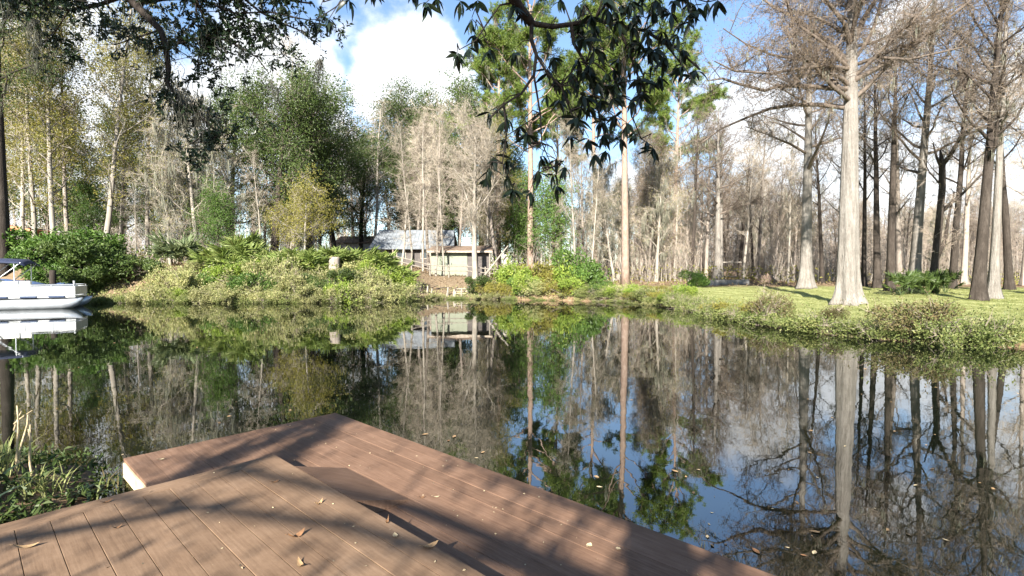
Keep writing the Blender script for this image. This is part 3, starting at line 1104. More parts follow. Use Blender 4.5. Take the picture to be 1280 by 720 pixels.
snag()
b_ = gp(1222, 26.5)
single('dark_tree', 'thick dark trunk leaning right with wide spreading limbs at the lawn edge', 1222, 26.5, seed=511, H=17, r0=.27, first=.40, nlimb=26, ll=.32, ang=(35, 75), up=.05, sub=10, tw=8,
       fine=6, wander=.01, lean=(.055, .0), flare=.45, fl=.7, bark='bark_dark', twig='bark_limb', moss=120, mossl=(.2, .7), shape='round', leaf='leaf_dry', nleaf=5000, lsz=(.05, .1), lw=.3, tr=1.2)
single('cypress_tree', 'pale fluted trunk right behind the thick dark leaning tree', 1242, 27.5, seed=512, H=17, r0=.22, first=.45, nlimb=20, ll=.25, ang=(45, 80), up=.05, sub=8, tw=7,
       fine=5, wander=.012, lean=(.02, .0), flare=1.0, fl=.6, bark='bark_cypress', twig='twig', moss=50, mossl=(.2, .6), leaf='leaf_dry', nleaf=2500, lsz=(.05, .1), lw=.3)
put('dark', 0, 1190, 37, 17, 'dark slim tree just right of the broken-topped one', 1.7)
put('bare', 2, 1205, 42, 17, 'grey bare tree left of the thick leaning trunk', .6)
put('dark', 2, 1262, 35, 17, 'dark slim tree right of the pale fluted trunk', 3.0)
put('bare', 0, 1125, 44, 18, 'tall grey bare tree behind the lichen-grey trunk', 4.0)
put('bare', 3, 1060, 46, 18, 'tall grey bare tree right behind the great cypress', 1.5)
put('bare', 1, 1280, 40, 17, 'grey bare tree near the right end of the lawn', 2.5)
put('dark', 1, 1300, 30, 18, 'dark tree at the right end of the lawn', 1.0)
# centre
put('pine', 0, 782, 38, 23.5, 'tall straight pinkish pine trunk rising from the centre bank', .8)
put('pine', 1, 745, 58, 27, 'tall pine with reddish trunk behind the centre bushes', 2.0)
put('pine', 0, 663, 52, 27.5, 'tall pine with pale trunk nearest the right of the rail fence', 3.3)
put('pine', 1, 622, 62, 29, 'tall pine rising behind the shed', 4.5)
put('pine', 0, 842, 66, 27, 'tall pine in the wood behind the lawn tip', 5.2)
put('pine', 1, 700, 74, 27, 'far pine whose top shows above the bare wood', .1)
single('bare_tree', 'pale crooked bare tree growing against the right end of the shed', 594, 42.5, seed=521, H=12.5, r0=.24, first=.22, nlimb=30, ll=.30, ang=(25, 60), up=.05, sub=11, tw=8,
       fine=5, wander=.035, flare=.3, fl=.4, bark='bark_pale', twig='twig_pale', shape='round', l2=(.8, 2.0), moss=30)
put('slim', 2, 555, 44, 12, 'slim pale tree in front of the green shed doors', .6, wide=.9)
put('slim', 0, 529, 47, 14, 'slim white tree between the house and the shed', .2)
put('slim', 1, 517, 48, 13, 'slim white tree at the right end of the metal roof', 1.9)
put('bare', 1, 548, 56, 17, 'bushy bare grey tree behind the shed roof', 2.2)
put('bare', 3, 520, 62, 16, 'bushy bare tree with brownish twigs behind the metal roof', .9)
put('bare', 0, 536, 50, 13, 'bushy pale bare tree standing before the right half of the metal roof', .9)
put('slim', 0, 545, 43.8, 6, 'twiggy pale sapling before the left shed door', 2.0, wide=2.2)
put('slim', 2, 503, 46, 7, 'twiggy pale sapling before the metal-roofed house', 4.0, wide=2.2)
put('bare', 2, 572, 48, 12, 'bushy pale bare tree between the shed and the house', 3.9)
put('bare', 1, 622, 46, 14, 'bushy bare tree above the short dead trunk', 5.1)
put('slim', 1, 720, 40, 12, 'slim white trunk behind the yellow-green bushes', 2.6, wide=1.1)
put('slim', 2, 738, 42, 10, 'thin pale sapling left of the reddish pine', .4)
put('mossy', 0, 768, 47, 10, 'moss-draped tree left of the pinkish pine', 1.0)
put('mossy', 1, 820, 46, 11, 'moss-draped bare tree right of the pinkish pine', 2.0)
put('mossy', 0, 760, 56, 13, 'moss-draped tree deep behind the pinkish pine', 2.5)
put('green', 0, 690, 50, 9.5, 'leafy green tree between the two tall pines', .3)
put('green', 1, 648, 54, 10, 'leafy green tree behind the rail fence', 1.3)
put('olive', 1, 610, 50, 14, 'olive-leaved tree behind the dark side of the shed', .7)
for i, (px, d, H, v, lab) in enumerate([(560, 76, 24, 0, 'dense round-topped evergreen oak behind the shed'), (505, 72, 22, 1, 'dense evergreen oak behind the metal roof'), (600, 84, 24, 2, 'dense evergreen oak behind the crooked pale tree'),
                                        (450, 66, 15, 1, 'dark evergreen oak above the white house'), (535, 90, 25, 2, 'farthest tall evergreen oak behind the two houses')]):
    put('oak', v, px, d, H, lab, i * 1.3)
put('slim', 0, 468, 64, 20, 'tall bent white-stemmed tree rising behind the white house', 1.0, wide=1.4)
# left bank
single('oak_tree', 'thick dark trunk at the far left beside the pontoon boat', 3, 33.5, seed=531, H=19, r0=.40, first=.50, nlimb=16, ll=.25, ang=(40, 80), up=.05, sub=8, tw=7, fine=0,
       wander=.012, flare=.25, fl=.5, bark='bark_dark', twig='twig', leaf='leaf_oak', nleaf=9000, lsz=(.12, .2), clump=.3, shape='dome', moss=80)
put('oak', 0, 340, 43, 15.5, 'large dark evergreen oak in the middle of the left bank', .4)
put('oak', 1, 385, 50, 16, 'dark evergreen oak behind the small yellow tree', 2.4)
put('oak', 2, 290, 46, 14, 'dense evergreen oak behind the mossy pale trunks', 1.1)
put('oak', 1, 420, 60, 15, 'evergreen oak left of the white house', 4.0)
put('oak', 0, 60, 62, 17, 'evergreen oak deep behind the pontoon boat', 5.0)
put('oak', 2, 150, 58, 15, 'evergreen oak deep behind the leafy bank bush', 3.0)
put('yellow', 0, 380, 37.5, 6.2, 'small yellow-leaved tree with layered boughs above the palmettos', .5)
put('yellow', 0, 362, 39.5, 5.0, 'smaller yellow-leaved tree behind the layered yellow one', 2.5)
put('mossy', 0, 250, 38.5, 12, 'pale tree hung with long grey moss on the left bank', 2.2)
put('mossy', 1, 213, 38, 10, 'pale mossy tree with thin drooping boughs beside the fan palm', .9)
put('mossy', 1, 285, 40, 9, 'pale mossy tree with a broken drooping limb', 4.2)
put('slim', 0, 330, 38.5, 8, 'white S-curved bare stem in front of the dark oak', .2, wide=1.2)
put('slim', 2, 366, 46, 19, 'tall thin white stem reaching above the dark oak', .8)
put('slim', 1, 392, 52, 18, 'tall thin bare stem at the right of the dark oak', 2.8)
put('slim', 2, 170, 36.8, 5, 'short white stem at the edge of the leafy bank bush', 1.0, wide=1.5)
for i, (px, d, H, v, lab) in enumerate([(28, 42, 18, 0, 'pale sparse-leaved tree beside the brown cabin roof'), (44, 40, 19, 2, 'paired pale trunk right of the brown cabin roof'), (70, 37.5, 20, 0, 'tall pale trunk with yellowing leaves above the bank bush'),
                                        (86, 39.5, 18, 1, 'slightly bent pale trunk with thin leaves above the bank bush'), (128, 38.5, 21, 2, 'tall thin straight trunk with yellowing leaves left of the fan palm'), 
                                        (185, 44, 19, 0, 'sparse olive-leaved tree behind the white short stem'), (150, 50, 20, 0, 'tall sparse tree whose forked top rises above the others'),
                                        (5, 50, 20, 1, 'sparse olive-leaved tree behind the thick dark trunk'), (-30, 44, 20, 0, 'sparse tree left of the thick dark trunk')]):
    put('olive', v, px, d, H, lab, i * 2.1)
put('green', 0, 275, 38.2, 5.5, 'dark glossy leafy evergreen between the two fan palms', 1.2)
put('green', 1, 118, 41, 6, 'leafy evergreen behind the big bank bush', .3)


# ------------------------------------------------------------------ woods that fill in behind, each tree alike to its neighbours
LAND = [(60, 'beyond the thick dark trunk and the boats'), (170, 'beyond the big leafy bush'), (270, 'beyond the silvery fan palms'), (350, 'beyond the yellow-green fan palm'), (440, 'beyond the yellow tree'),
        (520, 'beyond the metal-roofed house'), (610, 'beyond the garden shed'), (700, 'beyond the rail fence end'), (765, 'left of the pinkish pine'), (860, 'right of the pinkish pine'),
        (960, 'beyond the garden swing'), (1040, 'beyond the straight pale cypress'), (1105, 'beyond the great cypress'), (1200, 'beyond the dark palmetto clump'), (9999, 'beyond the thick leaning tree')]


def scatter(n, pxr, dr, kinds, lab, group, seed, mind=1.6, Hs=(.85, 1.12)):
    rng = random.Random(seed)
    k = tries = 0
    while k < n and tries < 6000:
        tries += 1
        px = rng.uniform(*pxr)
        d = math.sqrt(rng.uniform(dr[0] ** 2, dr[1] ** 2))
        x = (px - 640) / F * d
        if any((x - a) ** 2 + (d - b) ** 2 < mind ** 2 for a, b in placed):
            continue
        z = hz(x, d)
        if z < .15:
            continue
        # leave room for the swing and the houses
        if 868 < px < 965 and d < 62:
            continue
        if -19 < x < -4 and 43 < d < 64:
            continue
        kd, H, lb = rng.choice(kinds)
        if px > 1045:
            H *= .68
        elif px > 960:
            H *= .8
        for lim, ph in LAND:
            if px < lim:
                break
        put(kd, rng.randrange(4), px, d, H * rng.uniform(*Hs), lb + ' ' + ph, rng.uniform(0, 6.28), group)
        k += 1


scatter(100, (800, 1420), (46, 84), [('bare', 14, 'bare grey-brown tree in the wood'), ('bare', 15, 'bare grey-brown tree in the wood'),
                                   ('rusty', 13, 'rusty-leaved tree in the wood'), ('slim', 13, 'thin white-stemmed tree in the wood'), ('dark', 15, 'dark-trunked bare tree in the wood'),
                                   ('mossy', 11, 'mossy bare understorey tree in the wood')], None, 'trees of the wood behind the pond', 31)
scatter(26, (600, 860), (48, 80), [('bare', 12, 'bare grey-brown tree in the wood'), ('rusty', 11, 'rusty-leaved tree in the wood'), ('rusty', 9, 'rusty-leaved tree in the wood'), ('olive', 11, 'olive-leaved tree in the wood'), ('mossy', 10, 'mossy understorey tree in the wood'),
                                  ('slim', 11, 'thin white-stemmed tree in the wood'), ('green', 9, 'leafy understorey tree in the wood'), ('green', 8, 'leafy understorey tree in the wood')], None, 'trees of the wood behind the pond', 32)
scatter(18, (-120, 440), (46, 76), [('olive', 14, 'sparse olive-leaved tree in the wood'), ('olive', 14, 'sparse olive-leaved tree in the wood'), ('oak', 9, 'dark evergreen understorey oak in the wood'),
                                   ('mossy', 12, 'mossy tree in the wood')], None, 'trees of the wood behind the pond', 33)
scatter(14, (430, 640), (66, 90), [('bare', 17, 'bare twiggy tree'), ('oak', 17, 'tall evergreen oak')], None, 'trees of the wood behind the pond', 34)


def distant_wood():
    """the far edge of the forest, one mass of stems and twigs"""
    rng = np.random.default_rng(90)
    gs, gt, gl = Geo(), Geo(), Geo()
    n = 760
    px = np.where(rng.uniform(0, 1, n) < .55, rng.uniform(-500, 1800, n), rng.uniform(780, 1500, n))
    d = rng.uniform(88, 135, n)
    X = (px - 640) / F * d
    Z = height(X, d)
    H = rng.uniform(11, 19, n) * np.where(px > 1040, .7, np.where(px > 960, .85, 1.0))
    base = np.stack([X, d, Z], 1)
    top = base + np.stack([rng.normal(0, .7, n), rng.normal(0, .7, n), H], 1)
    gs.twigs(base, (base + top) / 2 + rng.normal(0, .2, (n, 3)), top, rng.uniform(.1, .28, n))
    A, B = base + (top - base) * .2, top
    P, Mi, E = spawn(rng, A, B, n * 26, (1.5, 4.0), .8, .5, .25)
    gs.twigs(P, Mi, E, .045)
    P2, M2, E2 = spawn(rng, np.concatenate([P, Mi]), np.concatenate([Mi, E]), n * 130, (.5, 1.4), 1, .7, .1)
    gt.cones(P2, E2, .03)
    left = X < -8
    m = 60000
    i = rng.integers(0, len(E), m)
    keep = rng.uniform(0, 1, m) < np.where(E[i, 0] < -5, 1, .16)
    i = i[keep]
    c = E[i] + rng.normal(0, .5, (len(i), 3))
    # understorey scrub closes the view between the stems
    u = 26000
    upx, ud = rng.uniform(-500, 1800, u), rng.uniform(80, 120, u)
    ux = (upx - 640) / F * ud
    cu = np.stack([ux, ud, height(ux, ud) + np.abs(rng.normal(0, 1.6, u))], 1)
    c = np.concatenate([c, cu])
    s = rng.uniform(.25, .5, len(c))
    gl.leaves(c, rdir(rng, len(c)), s, s * .5, rng)
    o = stuff('distant_wood', gs.mesh('distant_wood', 'bark_grey'), 'far forest edge of grey stems and twigs closing the view', 'forest')
    for nm, me in (('twigs', gt.mesh('twigs', 'bark_limb')), ('foliage', gl.mesh('foliage', 'leaf_olive'))):
        c_ = link(nm, me, o)
        c_['kind'] = 'stuff'


distant_wood()


def brush():
    """bare understorey saplings and brush between the trunks"""
    rng = np.random.default_rng(95)
    n = 7600
    px, d = np.where(rng.uniform(0, 1, n) < .6, rng.uniform(-150, 1450, n), rng.uniform(800, 1450, n)), np.sqrt(rng.uniform(42 ** 2, 86 ** 2, n))
    x = (px - 640) / F * d
    z = height(x, d)
    ok = (z > .1) & ~((x > -19) & (x < 0) & (d < 64)) & ((x < -9) | (d > 46)) & ~((px > 868) & (px < 965) & (d < 62))
    x, d, z = x[ok], d[ok], z[ok]
    m = len(x)
    P = np.stack([x, d, z - .05], 1)
    H = rng.uniform(1.2, 5.0, m) * np.where(x > 10, rng.uniform(1, 1.7, m), 1)
    E = P + np.stack([rng.normal(0, .5, m), rng.normal(0, .5, m), H], 1)
    Mi = (P + E) / 2 + rng.normal(0, .15, (m, 3))
    g, g2 = Geo(), Geo()
    g.twigs(P, Mi, E, rng.uniform(.015, .045, m))
    P2, M2, E2 = spawn(rng, np.concatenate([P, Mi]), np.concatenate([Mi, E]), m * 9, (.5, 1.6), .9, .6, .2, wt=None)
    g2.cones(P2, E2, .016)
    P3_, M3_, E3_ = spawn(rng, P2, E2, m * 16, (.3, .7), .9, .7, 0)
    g2.cones(P3_, E3_, .011)
    o = stuff('brush', g.mesh('brush', 'bark_pale'), 'bare grey saplings and brush between the woodland trunks', 'brush')
    c = link('twigs', g2.mesh('twigs', 'twig'), o)
    c['kind'] = 'stuff'


brush()


def near(q):
    px = 640 + q[0] / q[1] * F
    for lim, ph in ((150, 'under the big dark bush'), (200, 'right of the big dark bush'), (270, 'below the silvery fan palms'), (345, 'below the yellow-green fan palm'), (405, 'below the yellow tree'),
                    (460, 'around the tall stump'), (520, 'below the metal roof'), (598, 'at the sandy slope'), (650, 'below the short dead trunk'), (730, 'between dead trunk and pine'),
                    (800, 'around the pinkish pine'), (9999, 'towards the lawn tip')):
        if px < lim:
            return ph


# ------------------------------------------------------------------ shrubs, palmettos, bank plants
def shrub_mesh(seed, R, H, leaf, nleaf, lsz, lw=.5, stems=14, lumps=9, dense=.28):
    rng = np.random.default_rng(seed)
    gs, gl = Geo(), Geo()
    c = np.stack([rng.normal(0, R * .45, lumps), rng.normal(0, R * .45, lumps), rng.uniform(.25, .8, lumps) * H], 1)
    P = np.stack([rng.normal(0, R * .2, stems), rng.normal(0, R * .2, stems), np.full(stems, -.1)], 1)
    E = c[rng.integers(0, lumps, stems)] + rng.normal(0, R * .2, (stems, 3))
    gs.twigs(P, (P + E) / 2 + rng.normal(0, .06, (stems, 3)), E, .016)
    P2, M2, E2 = spawn(rng, P, E, stems * 14, (.25 * R, .7 * R), .9, .6, .25)
    gs.twigs(P2, M2, E2, .007)
    i = rng.integers(0, lumps, nleaf)
    rr = R * dense * rng.uniform(.8, 1.5, lumps)
    q = c[i] + rdir(rng, nleaf) * (rr[i] * rng.uniform(.55, 1.1, nleaf))[:, None] * np.array([1.15, 1.15, .9])
    k = nleaf // 5
    q[:k] = E2[rng.integers(0, len(E2), k)] + rng.normal(0, .05, (k, 3))
    q[:, 2] = np.maximum(q[:, 2], .02)
    out = q - np.array([0, 0, H * .3])
    s = rng.uniform(lsz[0], lsz[1], nleaf)
    gl.leaves(q, norm(out) * .7 + rdir(rng, nleaf), s, s * lw, rng)
    return {'stem': gs.mesh('stem', 'twig'), 'foliage': gl.mesh('foliage', leaf)}


SH = {'green': [shrub_mesh(601 + k, 1.0, 1.3, 'leaf_green', 3800, (.09, .17)) for k in range(2)],
      'bright': [shrub_mesh(611 + k, 1.0, 1.0, 'leaf_bright', 3800, (.08, .15)) for k in range(2)],
      'yellow': [shrub_mesh(616, 1.0, .8, 'leaf_yellow', 3000, (.07, .13))],
      'rust': [shrub_mesh(621 + k, .9, .8, 'leaf_rust', 5200, (.04, .085), .55, 22, 12) for k in range(2)],
      'pale': [shrub_mesh(631 + k, 1.0, .9, 'leaf_dusty', 3600, (.07, .14)) for k in range(3)],
      'dark': [shrub_mesh(641, 1.1, 1.5, 'leaf_oak', 5200, (.08, .15))],
      'ivy': [shrub_mesh(651 + k, .9, .45, 'leaf_ivy', 4200, (.045, .09), .7, 20, 14, .25) for k in range(2)]}


def put_shrub(kind, var, px, depth, s, label, group=None, sz=1.0, name=None, dz=-.04):
    p = gp(px, depth)
    p[2] = max(p[2], -.02) + dz
    return plant_tree(name or 'shrub', label, SH[kind][var % len(SH[kind])], p, rnd.uniform(0, 6.28), (s, s, s * sz), group, 'shrub')


def fan_mesh(seed, n, R, stem, mat, blades=16, upright=.5):
    rng = np.random.default_rng(seed)
    g, gs = Geo(), Geo()
    for k in range(n):
        az = k * 2.4 + rng.normal(0, .3)
        el = rng.uniform(.15, 1.25) * upright + .25
        d = np.array([math.cos(az) * math.cos(el), math.sin(az) * math.cos(el), math.sin(el)])
        L = stem * rng.uniform(.7, 1.2)
        base = np.array([math.cos(az), math.sin(az), 0]) * .04
        hub = base + d * L
        gs.tube([base, base + d * L * .5 + (0, 0, .03), hub], [.014, .01, .008], 4, cap=False)
        side = norm(np.cross(d, [0, 0, 1.0])[None])[0]
        a = np.linspace(-1.9, 1.9, blades)
        tip = hub + (np.cos(a)[:, None] * d + np.sin(a)[:, None] * side) * (R * rng.uniform(.8, 1.05, blades) * (1 - .12 * np.abs(a)))[:, None]
        tip[:, 2] -= R * rng.uniform(.05, .3, blades)
        g.leaves(np.repeat(hub[None], blades, 0), tip - hub, np.linalg.norm(tip - hub, axis=1), R * .12, rng, .2, .1)
    return {'stalk': gs.mesh('stalk', mat), 'fan_leaf': g.mesh('fan_leaf', mat)}


FAN = [fan_mesh(701 + k, 13, .55, .55, 'palm') for k in range(3)]
FANBIG = fan_mesh(711, 26, .8, .95, 'palm', 22, .8)
FANGREY = fan_mesh(712, 24, .8, .95, 'palm_grey', 22, .8)
FANDARK = fan_mesh(713, 13, .55, .85, 'leaf_oak', 14, 1.15)


def put_palm(parts, px, depth, s, label, group=None, dz=0.0):
    p = gp(px, depth)
    return plant_tree('palmetto', label, parts, (p[0], p[1], p[2] + dz), rnd.uniform(0, 6.28), s, group, 'palm')


put_palm(FANBIG, 304, 36.8, 1.6, 'large yellow-green fan palm on top of the left bank', dz=.15)
put_palm(FANGREY, 225, 36.0, 1.5, 'large silvery fan palm beside the mossy trees', dz=.3)
put_palm(FANGREY, 258, 37.5, .9, 'smaller silvery fan palm between the two large ones', dz=.1)
for k in range(36):
    px = 268 + k * 6.6 + rnd.uniform(-4, 4)
    put_palm(FAN[k % 3], px, rnd.uniform(34.9, 37.4) + (1.3 if px > 400 else 0), rnd.uniform(1.5, 2.1), 'low bright green palmetto on top of the left bank ' + near((px - 640, F)), 'palmettos along the left bank')
for k, px in enumerate((1128, 1138, 1152, 1160, 1172, 1182)):
    put_palm(FANDARK, px, 29.5 + (k % 3) * .9, 1.15, 'dark green palmetto in the clump under the lichen-grey leaning trunk', 'palmettos at the lawn edge')

# big leafy bush by the boat
put_shrub('dark', 0, 128, 33.4, 2.0, 'big dark leafy bush overhanging the water beside the pontoon boat', sz=.95)
put_shrub('dark', 0, 150, 34.0, 1.8, 'dark leafy bush at the right end of the boat mooring', sz=.8)
put_shrub('green', 0, 105, 34.6, 2.3, 'fresh green bush topping the bank behind the boat', sz=.85)
put_shrub('green', 1, 70, 35.0, 2.0, 'light green bush behind the blue boat cover', sz=.85)
put_shrub('green', 1, 135, 36.6, 1.7, 'green bush above the dark overhanging one')
put_shrub('green', 0, 30, 35.2, 1.8, 'green bush beside the thick dark trunk')
put_shrub('green', 1, 84, 32.6, 1.5, 'green bush on the slope between the covered boat and the dark bush')
put_shrub('dark', 0, 102, 32.2, 1.3, 'low dark bush at the waterline beyond the pontoon boat bow')
put_shrub('green', 0, 52, 33.0, 1.6, 'green bush just behind the dark mooring post')
put_shrub('green', 1, 300, 32.6, 1.1, 'dark green shrub at the waterline under the yellow-green fan palm')
put_shrub('green', 0, 330, 32.4, 1.2, 'green shrub at the waterline below the yellow tree')
put_shrub('green', 1, 262, 33.6, .9, 'green shrub on the bare bank between the two fan palms')
put_shrub('dark', 0, 402, 33.2, .9, 'dark shrub under the tree stump at the waterline')
put_shrub('dark', 0, 440, 33.9, 1.0, 'dark shrub hanging over the water right of the stump')
for k in range(6):
    put_shrub('bright', k, 452 + k * 10, 36 + rnd.uniform(-.5, 1.6), rnd.uniform(.8, 1.1), 'bright green shrub in front of the metal-roofed house', 'shrubs in front of the metal-roofed house')
# centre bank bushes
put_shrub('dark', 0, 606, 37.2, 1.0, 'dark bush at the right foot of the sandy slope')
put_shrub('green', 0, 870, 38.5, 1.0, 'round green bush beside the low grey wall')


def bank_shrub(kind, var, x, y, s, label, group=None, sz=1.0):
    return plant_tree('shrub', label, SH[kind][var % len(SH[kind])], (x, y, max(hz(x, y), 0) - .04), rnd.uniform(0, 6.28), (s, s, s * sz), group, 'shrub')


def along(i0, i1, step, dr, kinds, group, sr, szr=(.8, 1.2)):
    n = 0
    for i in range(i0, i1):
        a, b = POND[i], POND[i + 1]
        m = max(1, int(np.linalg.norm(b - a) / step))
        nrm = np.array([b[1] - a[1], -(b[0] - a[0])])
        nrm = nrm / np.linalg.norm(nrm)
        mid = (a + b) / 2
        if sdist(np.array([mid[0] + nrm[0] * .3]), np.array([mid[1] + nrm[1] * .3]))[0] < 0:
            nrm = -nrm
        for j in range(m):
            q = a + (b - a) * (j + rnd.uniform(.1, .9)) / m + nrm * rnd.uniform(*dr)
            kd, lb = rnd.choice(kinds)
            bank_shrub(kd, rnd.randrange(3), q[0], q[1], rnd.uniform(*sr), lb + ' ' + near(q), group, rnd.uniform(*szr))
            n += 1
    return n


G1 = 'shrubs on the face of the left bank'
LB = [('pale', 'pale dusty shrub on the left bank')] * 4 + [('ivy', 'low bright creeper on the left bank'), ('bright', 'bright green shrub on the left bank')]
along(10, 14, .75, (.0, .5), LB, G1, (.8, 1.3))
along(8, 14, .7, (-.25, .1), [('ivy', 'low bright creeper at the waterline'), ('pale', 'dusty creeper at the waterline')], G1, (.6, .95), (.8, 1.1))
along(10, 14, .85, (1.2, 2.2), LB, G1, (.95, 1.4), (.9, 1.5))
along(10, 14, 1.2, (2.6, 3.8), LB, G1, (.7, 1.05))
G2 = 'bushes on the centre bank'
CB = [('bright', 'yellow-green leafy bush on the centre bank'), ('bright', 'yellow-green leafy bush on the centre bank'), ('green', 'green leafy bush on the centre bank'),
      ('yellow', 'yellow bush on the centre bank'), ('pale', 'pale dusty bush on the centre bank')]
along(15, 20, .7, (-.25, .1), [('ivy', 'low bright creeper at the waterline'), ('pale', 'dusty creeper at the waterline')], G2, (.4, .65), (.6, .9))
along(16, 18, .8, (.0, .6), CB, G2, (.8, 1.1))
along(16, 18, .7, (1.3, 3.4), CB, G2, (1.2, 1.7), (1.0, 1.35))
along(18, 20, .8, (.0, .5), CB, G2, (.5, .75), (.6, .9))
along(18, 20, 1.0, (1.2, 2.6), CB, G2, (.6, .9), (.6, .9))
along(14, 15, .9, (.0, .3), LB, G1, (.35, .55), (.5, .8))

# right bank at the water's edge
bank_shrub('rust', 0, 9.3, 18.2, .95, 'dark rusty round shrub at the water edge in front of the small white post', sz=1.15)
bank_shrub('rust', 1, 11.25, 14.0, 1.15, 'widest rusty-green shrub on the right bank', sz=.92)
bank_shrub('rust', 0, 10.3, 16.4, .55, 'small rusty shrub below the great cypress', sz=1.0)
bank_shrub('rust', 1, 14.1, 12.7, 1.0, 'dark shrub at the right end of the bank', sz=.7)
bank_shrub('yellow', 0, 9.2, 20.4, .85, 'bright yellow-leaved shrub left of the dark rusty one', sz=.7)
bank_shrub('yellow', 0, 9.15, 22.2, .8, 'yellowish shrub at the lawn tip', sz=.6)
k = 0
for i in range(18, 28):
    a, b = POND[i], POND[i + 1]
    m = max(1, int(np.linalg.norm(b - a) / .85))
    for j in range(m):
        if i == 27 and j > 6:
            break
        p = a + (b - a) * (j + .5) / m
        nrm = np.array([b[1] - a[1], -(b[0] - a[0])])
        nrm = nrm / np.linalg.norm(nrm)
        if sdist(np.array([p[0] + nrm[0] * .3]), np.array([p[1] + nrm[1] * .3]))[0] < 0:
            nrm = -nrm
        q = p + nrm * rnd.uniform(-.05, .45)
        bank_shrub('ivy', k, q[0], q[1], rnd.uniform(.65, 1.0), 'low bright ivy clump trailing over the bank ' + ('beside the lawn tip' if q[1] > 24 else 'beside the yellow-leaved shrub' if q[1] > 19.6 else 'around the dark rusty round shrub' if q[1] > 17 else 'below the great cypress' if q[1] > 15 else 'around the widest rusty-green shrub' if q[0] < 13 else 'around the right-hand dark shrub'), 'ivy clumps along the right bank', rnd.uniform(.7, 1.1))
        k += 1


def cover(name, region, n, mat, lsz, hmax, seed, label, cat, blade=False, lw=.5, dens=None):
    rng = np.random.default_rng(seed)
    x0, x1, y0, y1 = region
    x, y = rng.uniform(x0, x1, n), rng.uniform(y0, y1, n)
    d = sdist(x, y)
    keep = dens(x, y, d) > rng.uniform(0, 1, n)
    x, y = x[keep], y[keep]
    z = np.maximum(height(x, y), 0)
    m = len(x)
    g = Geo()
    s = rng.uniform(lsz[0], lsz[1], m)
    if blade:
        D = rdir(rng, m) * np.array([.6, .6, 0]) + np.array([0, 0, 1])
        P = np.stack([x, y, z - .005], 1)
        u, w = basis(norm(D))
        v = np.stack([P - u * (s * lw * .5)[:, None], P + u * (s * lw * .5)[:, None], P + norm(D) * s[:, None]], 1)
        g.add(v, np.arange(3 * m).reshape(-1, 3))
    else:
        g.leaves(np.stack([x, y, z + rng.uniform(0, 1, m) ** 1.6 * hmax], 1), rdir(rng, m) + np.array([0, 0, .35]), s, s * lw, rng)
    return stuff(name, g.mesh(name, mat), label, cat)


clumpy = lambda x, y: np.clip(.55 + .5 * rock_noise(x * 2.1, y * 2.1), 0, 1)
cover('lawn_grass', (8.5, 45, 10.5, 41), 260000, 'grass', (.035, .08), 0, 41, 'short sunlit grass of the lawn round the great cypress', 'grass', True, .35,
      lambda x, y, d: (d > .3) * sstep(40.5, 38, y + .12 * np.maximum(x - 24, 0)) * np.clip(1.5 - y / 45, .2, 1) * (x < y * 1.1 + 2))
cover('bank_grass', (-26, 46, 9, 41), 90000, 'grass', (.12, .34), 0, 42, 'longer rough grass along the pond edges', 'grass', True, .12,
      lambda x, y, d: (d > -.25) * sstep(3.5, .2, d) * clumpy(x, y) * (x < y * 1.1 + 2))
cover('bank_ivy', (7.5, 26, 9, 34), 90000, 'leaf_ivy', (.04, .09), .22, 43, 'ivy leaves covering the edge of the right bank', 'ivy', False, .7,
      lambda x, y, d: (d > -.35) * sstep(1.5, .3, d) * (.35 + .65 * clumpy(x + 3, y)) * (x < y * 1.1 + 2))
cover('bank_ground_cover', (-26, 9, 30, 40), 130000, 'leaf_dusty', (.07, .16), .3, 44, 'mixed low weeds on the far bank', 'weeds', False, .5,
      lambda x, y, d: (d > -.2) * sstep(5, 1, d) * clumpy(x, y + 5) * np.where((x > -8.5) & (x < -1.5), .22, 1))
cover('ground_litter', (-30, 60, 30, 75), 60000, 'leaf_dry', (.08, .2), .06, 45, 'dead brown leaves on the woodland floor', 'leaf litter', False, .6,
      lambda x, y, d: (d > .6) * np.where((x > 8) & (y < 40), 0, 1.0))
cover('understorey', (-60, 75, 42, 86), 80000, 'leaf_olive', (.16, .32), 1.5, 46, 'low scrub growing between the woodland trunks', 'scrub', False, .5,
      lambda x, y, d: clumpy(x * .3, y * .3) * np.where(x > 5, .45, 1) * ((x < -20) | (x > -2) | (y > 66)))

# ------------------------------------------------------------------ houses, fence, boat and small things
MAT['metal_roof'] = mat_plain('metal_roof', (.225, .245, .265), .45, .3, .3, 1.4)
MAT['wall_dark'] = mat_plain('wall_dark', (.07, .06, .055), .8, 0, .3, 3)
MAT['wall_white'] = mat_plain('wall_white', (.34, .33, .31), .7, 0, .08, 2)
MAT['shed_green'] = mat_plain('shed_green', (.165, .18, .13), .7, 0, .12, 2.5)
MAT['shed_roof'] = mat_plain('shed_roof', (.15, .105, .075), .9, 0, .35, 5)
MAT['cabin_roof'] = mat_plain('cabin_roof', (.38, .16, .08), .8, 0, .2, 3)
MAT['rail_wood'] = mat_plain('rail_wood', (.18, .16, .13), .8, 0, .25, 5)
MAT['glass_dark'] = mat_plain('glass_dark', (.03, .04, .05), .1, 0, .1, 1)
MAT['white_paint'] = mat_plain('white_paint', (.40, .41, .42), .4, 0, .22, 2.5)
MAT['aluminium'] = mat_plain('aluminium', (.42, .44, .46), .38, .6, .15, 2)
MAT['blue_canvas'] = mat_plain('blue_canvas', (.018, .026, .06), .8, 0, .25, 3)
MAT['blue_cover'] = mat_plain('blue_cover', (.05, .085, .18), .7, 0, .2, 2)
MAT['navy'] = mat_plain('navy', (.03, .045, .09), .4, 0, .1, 2)
MAT['cream_vinyl'] = mat_plain('cream_vinyl', (.68, .66, .60), .5, 0, .06, 2)
